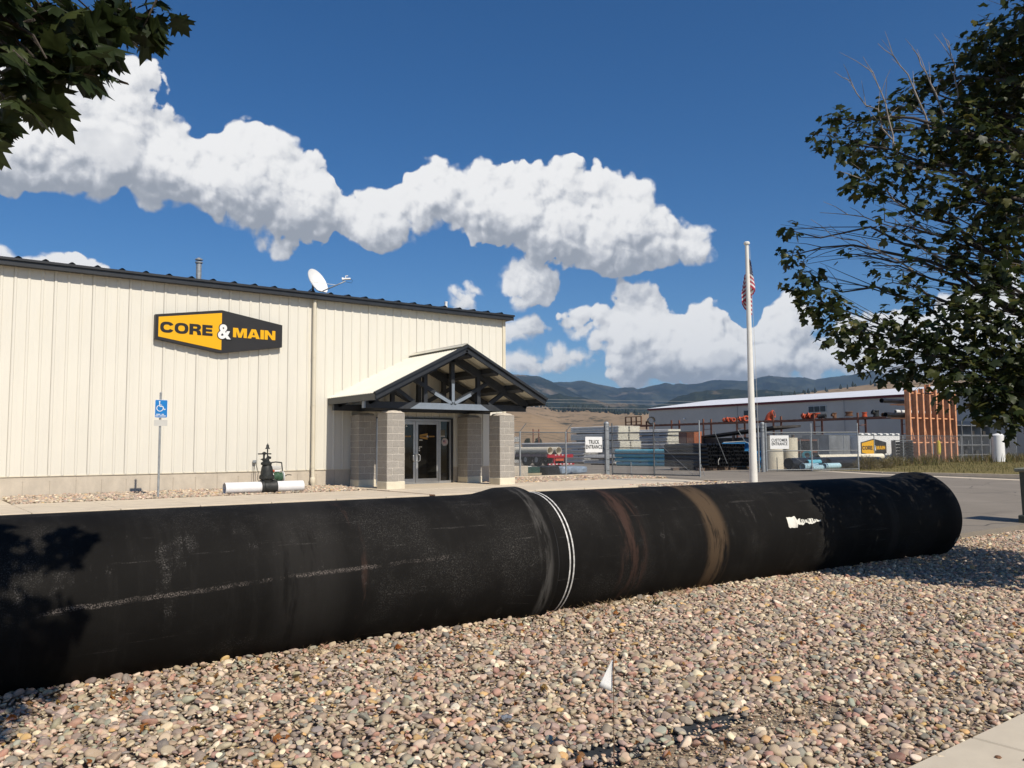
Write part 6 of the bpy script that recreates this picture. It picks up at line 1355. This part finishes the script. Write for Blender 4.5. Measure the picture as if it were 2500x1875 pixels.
def fitting(y, z, r, L, m_, label, d=(-0.5, -0.8, 0), kind='pipe_fitting', tee=False):
    c = Vector((58.2, y, z+r+.02)); d = Vector(d).normalized(); T = thing(kind, label, 'fitting', c)
    MB().lathe([(L*.5, r*.7), (0, r*.7), (0, r*1.2), (.07, r*1.2), (.08, r), (L-.08, r), (L-.07, r*1.2), (L, r*1.2), (L, r*.7), (L*.5, r*.7)], c-d*L/2, d, 16).build('body', M[m_], T, True, 40)
    if tee: MB().lathe([(0, r*.8), (r*1.4, r*.8), (r*1.4, r), (r*1.7, r), (r*1.7, r*.6)], c, (-.75, .5, .4), 14).build('branch', M[m_], T, True, 40)
for i, (y, r, tee, lab) in enumerate(((23.75, .16, False, 'leftmost small orange fitting left of the flagpole'), (23.3, .17, True, 'orange tee, second fitting left of the flagpole'), (22.85, .16, False, 'dark-mouthed orange fitting, third left of the flagpole'), (21.95, .17, True, 'orange tee just left of the flagpole'), (21.45, .22, False, 'larger orange fitting touching the flagpole outline'))): fitting(y, 3.88, r, .42, 'orange_paint', lab, tee=tee)
fitting(15.5, 3.88, .19, .55, 'orange_paint', 'orange tee at the left of the group below the far window', tee=True); fitting(15.0, 3.88, .20, .5, 'orange_paint', 'middle orange fitting below the far window', tee=True); fitting(14.45, 3.88, .24, .4, 'orange_paint', 'tall orange fitting below the far window', (0, 0, 1)); fitting(13.95, 3.88, .17, .6, 'earth_dark', 'dark iron fitting right of the orange group', (0.2, -1, 0))
fitting(12.85, 3.88, .15, .5, 'rust', 'rusty valve standing alone on the rack beam', (0, 0, 1), tee=True); fitting(11.6, 3.88, .26, .36, 'rust', 'wide rusty flanged ring on the rack beam', (0, 0, 1)); fitting(10.3, 3.88, .17, .36, 'orange_paint', 'faded red flanged spool near the rack end', (0, 0, 1)); fitting(9.35, 3.88, .20, .5, 'iron', 'black iron fitting nearest the orange rack', (0, 0, 1), tee=True)
DP = thing('black_drum', 'fat black pipe end lying on the far end of the rack', 'pipe', (57.8, 33, 3.9)); MB().pipe((57.6, 32.2, 4.28), (58.9, 33.6, 4.28), 0.36, .05, 20).build('barrel', M['hdpe'], DP, True, 40)
WR = thing('steel_grid', 'rusty welded steel frame standing above the grey pipe stack', 'frame', (58, 35, 3.9))
for y in (34.0, 34.7, 35.4, 36.2): MB().box(57.95, 58.05, y-.06, y+.06, 3.85, 4.75).build('bar', M['rust'], WR)
for z in (3.9, 4.2, 4.72): MB().box(57.96, 58.04, 34.0, 36.2, z-.04, z+.04).build('bar', M['rust'], WR)
RP = thing('rack_posts', 'pair of thin rust-orange rack posts standing behind the fence sign', 'rack', (47, 38, .3))
for (x, y) in ((48.2, 39.2), (49.4, 39.8), (52.0, 38.5)): MB().tube((x, y, .2), (x, y, 3.5), .06, n=6).build('post', M['rack_brown'], RP)
for z in (1.5, 3.3): MB().beam((48.2, 39.2, z), (49.4, 39.8, z), .04, .05).build('brace', M['rack_brown'], RP)
OC = thing('orange_crates', 'stack of orange slatted crates between pipe stacks and rack', 'crates', (47.6, 19, 1.5))
for i in range(2): MB().bev(47.2, 48.1, 18.0+i*0.82, 18.78+i*0.82, 1.92, 2.82, .02).build('crate', M['crate_orange'] if i == 0 else M['rack_brown'], OC)  # rear crate brown: the stack's shaded side put into its colour
for i in range(6): MB().box(47.24+i*.145, 47.30+i*.145, 17.985, 17.999, 1.95, 2.8).build('slat', M['rack_brown'], OC)
MB().box(47.0, 49.0, 17.8, 19.8, 1.72, 1.90).build('shelf', M['wood'], OC); 
for x in (47.1, 48.9):
    for y in (18, 19.6): MB().box(x-.05, x+.05, y-.05, y+.05, .3, 1.72).build('leg', M['wood'], OC)
SH = thing('lean_to_shed', 'low dark lean-to shed roof in front of the grey building', 'shed', (52, 12, .3))
MB().add([(48.0, 11.4, 3.10), (51.5, 11.5, 3.2), (51.5, 19.5, 2.5), (48.0, 19.5, 2.35), (48.0, 11.4, 2.95), (51.5, 11.5, 3.05), (51.5, 19.5, 2.35), (48.0, 19.5, 2.25)], [(0, 1, 2, 3), (7, 6, 5, 4), (0, 4, 5, 1), (3, 2, 6, 7), (0, 3, 7, 4), (1, 5, 6, 2)]).build('roof', M['shed_dark'], SH)
MB().box(48.3, 51.3, 12.2, 18.9, .3, 2.3).build('stored_goods', M['earth_dark'], SH)
for (x, y) in ((48.1, 12.0), (48.1, 15.0), (48.1, 18.0), (51.2, 12.0)): MB().box(x-.08, x+.08, y-.08, y+.08, .3, 2.5).build('post', M['wood'], SH)
# orange cantilever rack
CK = thing('cantilever_rack', 'tall orange cantilever rack with eight uprights behind the roadside fence', 'rack', (60.4, 6.3, .4))
for i in range(8):
    x = 56.9+i*1.0; h = 5.85 if i % 2 == 0 else 5.7; h += (0.5 if i == 3 else 0)
    c = MB(); c.box(x-.10, x+.10, 6.0, 6.05, 0.40, h); c.box(x-.10, x+.10, 6.32, 6.37, .40, h); c.box(x-.03, x+.03, 6.05, 6.32, .40, h); c.build('upright', M['rack_orange'], CK)
    for z in (3.62, 4.64): MB().beam((x, 6.37, z), (x, 7.5, z+.03), .07, .09).build('arm', M['rack_orange'], CK)
    MB().box(x-.12, x+.12, 5.9, 7.3, .32, .42).build('foot', M['rack_orange'], CK)
for z in (1.85, 3.66, 5.50):
    for i in range(7): MB().box(57.0+i*1.0, 57.8+i*1.0, 6.15, 6.25, z-.045, z+.045).build('spacer', M['rack_orange'], CK)
for i in (0, 2, 4, 6): MB().beam((57.1+i*1.0, 6.2, 3.55), (57.65+i*1.0, 6.2, 2.1), .05, .07).build('diagonal', M['rack_orange'], CK)
lying('rack_pipe', 'black pipe resting high on the orange rack arms', 54.6, 64.5, 6.9, 4.88, .17, 'hdpe'); lying('rack_pipe', 'dark pipe on the middle arms of the orange rack', 54.5, 63.8, 6.6, 3.86, .17, 'hdpe'); lying('rack_pipe', 'rusty pipe beside the dark one on the middle arms', 54.8, 62.5, 6.95, 3.86, .15, 'rust'); lying('rack_pipe', 'white pipe on the middle arms of the orange rack', 56.0, 64.2, 7.3, 3.88, .17, 'pvc_white'); lying('rack_pipe', 'second white pipe stacked over the middle arms', 56.2, 64.4, 6.78, 4.12, .13, 'pvc_white')
RT_ = thing('spool_rack', 'black stacked fittings on steel frame left of the orange rack', 'rack', (53.6, 4.6, .4))
for i in range(7):
    for x in (52.9, 54.1): MB().lathe([(0, .05), (0, .36), (.05, .40), (.10, .40), (.16, .25), (.2, .05)], (x, 4.9, .45+i*.21), (0, 0, 1), 16).build('spool', M['hdpe'], RT_, True, 40)
for x in (52.35, 53.5, 54.65): MB().box(x-.03, x+.03, 4.8, 5.1, .4, 2.0).build('frame_post', M['galv_dark'], RT_)
MB().box(52.35, 54.65, 4.85, 4.95, 1.96, 2.02).build('frame_rail', M['galv_dark'], RT_)
tag(MB().lathe([(0, .02), (0, .14), (.5, .16), (1.0, .12), (1.05, .02)], (60.45, 5.8, .95), (0, 0, 1), 12).build('yellow_sack', M['yellow'], None, True, 50), 'yellow plastic bag hanging inside the orange rack', 'bag')
WT = thing('white_tank', 'upright white cylinder standing beyond the roadside grass', 'tank', (61.6, 2.1, .4)); MB().lathe([(0, .02), (0, .42), (1.9, .40), (2.0, .3), (2.05, .02)], (61.6, 2.1, .42), (0, 0, 1), 24).build('shell', M['white'], WT, True, 40)
YD = thing('yard_shelving', 'weathered grey shelving with oddments at the far right', 'shelving', (66, 7, .4))
for z in (.8, 1.6, 2.4, 3.2): MB().box(63.5, 72, 7, 8.4, z, z+.08).build('shelf', M['steel_grey'], YD)
for i in range(6): MB().box(63.5+i*1.7-.05, 63.5+i*1.7+.05, 6.95, 8.45, .35, 3.6).build('upright', M['steel_grey'], YD)
for i in range(12): MB().box(63.7+i*.68, 64.2+i*.68, 7.2, 8.2, .89+.8*(i % 3), 1.2+.8*(i % 3)).build('stock_box', (M['earth_dark'], M['steel_grey'], M['shed_dark'])[i % 3], YD)
# grey building behind the yard
FB = thing('grey_warehouse', 'long grey metal warehouse with white roof and maroon eave behind the yard', 'building', (80, 22, .3))
MB().box(72, 96, -6, 46.2, .1, 6.2).build('wall', M['grey_wall'], FB)
MB().box(71.85, 72.0, -6.2, 46.3, 6.1, 6.32).build('eave_trim', M['maroon'], FB)
MB().add([(71.8, -6.2, 6.33), (84, -6.2, 7.75), (84, 46.4, 7.75), (71.8, 46.4, 6.33), (96.2, -6.2, 6.33), (96.2, 46.4, 6.33)], [(0, 1, 2, 3), (1, 4, 5, 2)]).build('roof', M['roof_white'], FB)
MB().poly([(72, 6.2), (96, 6.2), (84, 7.7)], -6, 46.1).build('gable', M['grey_wall'], FB)
for (y0, y1, z0, z1, n_) in ((22.2, 24.15, 5.05, 5.62, 3), (30.4, 32.1, 4.72, 5.54, 2), (6.0, 8.0, 5.0, 5.6, 3)):
    w = MB().box(71.95, 72.0, y0-.05, y1+.05, z0-.05, z1+.05).build('window', M['alum'], FB); s_ = (y1-y0)/n_
    for i in range(n_): MB().box(71.93, 71.949, y0+i*s_+.03, y0+(i+1)*s_-.03, z0, z1).build('pane', M['win_dark'], w)
for y in (20.3, 33.0): MB().box(71.9, 71.999, y-.05, y+.05, .3, 6.1).build('downspout', M['grey_wall'], FB)
MB().sphere((71.9, 40.5, 4.9), .12, 8, 6).build('wall_lamp', M['white'], FB)
# brown shed roof beyond
BB = thing('distant_barn', 'low brown-roofed barn on the rise beyond the grey warehouse', 'building', (150, 40, 0)); MB().box(118, 150, 22, 42, -.1, 7.6).build('wall', M['rack_brown'], BB); MB().poly([(117, 7.6), (151, 7.6), (134, 10.4)], 21, 43).build('roof', M['rust'], BB)
# power lines over the hills
for i, (z0, z1) in enumerate(((13.0, 10.4), (12.2, 9.7), (11.0, 8.7))):
    g = MB(); g.path([(70+180*t, 135-95*t-i*2, z0+(z1-z0)*t*.2-3.0*math.sin(math.pi*t)*.4) for t in [j/12 for j in range(13)]], .035, 4); tag(g.build('power_line', M['galv']), ('uppermost', 'middle', 'lowest')[i]+' of three thin power lines crossing before the hills', 'wire')
# trees in the field
for i, (x, y, h, w) in enumerate(((158, 195, 5.2, 2.6), (170, 195, 4.8, 2.0), (174, 194, 5.0, 2.2))):
    q = random.Random(i); rr = np.random.default_rng(i); T = thing('field_tree', ('leftmost dark bushy tree on the dry field', 'slim dark tree behind the stout gate post', 'small dark tree just right of the gate post top')[i], 'tree', (x, y, -.1))
    MB().tube((x, y, -.2), (x, y, h*.5), .18, .1, 8).build('trunk', M['bark'], T); n = 900; d = rr.normal(size=(n, 3)); d /= np.linalg.norm(d, axis=1, keepdims=True)
    p = np.array((x, y, h*.55))+d*(rr.uniform(.3, 1, n)**.6)[:, None]*np.array([w*.6, w*.6, h*.5]); me = leaf_mesh('crown', M['leaf'], p, d+rr.normal(0, .5, (n, 3)), rr.normal(size=(n, 3)), rr.uniform(.25, .5, n), rr.random(n)*.4, SIMPLE); o = bpy.data.objects.new('crown', me); C.objects.link(o); attach(o, T)
# roadside grass
g = MB(); g.polyz([(35.75, -0.2), (34.75, -4.0), (34.95, -10), (36.15, -16), (38.2, -24), (78, -24), (78, 5.2), (36.4, 2.9)], .1, .415); VG = g.build('verge', terrain_material('verge_soil', (0.17, 0.145, 0.06), (0.22, 0.18, 0.085), (0.13, 0.125, 0.05), 1.2)); VG['kind'] = 'structure'
rr = np.random.default_rng(77); n = 15000; p = np.column_stack([rr.uniform(35.2, 74, n), rr.uniform(-16, 5, n), np.full(n, .41)])
p[:, 0] = 35.2+(p[:, 0]-35.2)**1.0; m_ = (p[:, 0] > 35.3+np.clip(-10-p[:, 1], 0, 9)*.25); p = p[m_]; n = len(p)
tall = (fbm2(p[:, 0]*.5, p[:, 1]*.9, 5, 3) > .52) & (p[:, 1] > .2); hgt = np.where(tall, rr.uniform(.25, .75, n), rr.uniform(.06, .2, n))
BL_ = [(-.06, 0), (.06, 0), (.03, .55), (0, 1.0), (-.03, .55)]
me = leaf_mesh('grass', M['grass'], p, np.column_stack([rr.normal(0, 1, n), rr.normal(0, 1, n), np.full(n, .1)]), np.column_stack([rr.normal(0, .25, n), rr.normal(0, .25, n), np.ones(n)]), hgt, rr.random(n), BL_, 0, .3)
o = bpy.data.objects.new('grass', me); C.objects.link(o); tag(o, 'dry green and straw roadside grass along the road', 'grass', kind='stuff')
def bush(x, y, r_, h, label, seed, cm='grass'):
    rr = np.random.default_rng(seed); n = 1500; T = thing('dry_bush', label, 'bush', (x, y, .4)); g = MB(); d = rr.normal(size=(n, 3)); d[:, 2] = np.abs(d[:, 2])*1.1; d /= np.linalg.norm(d, axis=1, keepdims=True)
    for i in range(60): v = d[i]*np.array([r_, r_, h]); g.path([(x, y, .38), (x+v[0]*.4, y+v[1]*.4, .4+v[2]*.6), (x+v[0], y+v[1], .4+v[2])], .012, 3, .004)
    g.build('stems', M['twig'], T); p = np.array((x, y, .4))+d*(rr.uniform(.4, 1, n))[:, None]*np.array([r_, r_, h])
    me = leaf_mesh('foliage', M[cm], p, rr.normal(size=(n, 3)), d+[0, 0, .6], rr.uniform(.08, .2, n), .4+.6*rr.random(n), BL_, 0, .2); o = bpy.data.objects.new('foliage', me); C.objects.link(o); attach(o, T)
bush(38.6, -0.9, 0.75, .75, 'golden dry bush at the end of the customer gate', 1); bush(41.4, -0.2, .8, .5, 'yellowish dry bush right of the gate end', 2); bush(46.5, 1.8, .9, .6, 'low green weed clump before the banner container', 3); bush(52.3, 2.6, .8, .7, 'weed clump at the foot of the black spools', 4)
# ------------------------------------------------------------------ lettering becomes plain mesh
dg = bpy.context.evaluated_depsgraph_get()
for o in [o for o in scene.objects if o.type in {'CURVE', 'FONT'}]:
    me = bpy.data.meshes.new_from_object(o.evaluated_get(dg)); nm = o.name.split('.')[0]
    pa, inv, mb = o.parent, o.matrix_parent_inverse.copy(), o.matrix_basis.copy(); bpy.data.objects.remove(o)
    n_ = bpy.data.objects.new(nm, me); C.objects.link(n_); n_.matrix_basis = mb; n_.parent = pa; n_.matrix_parent_inverse = inv
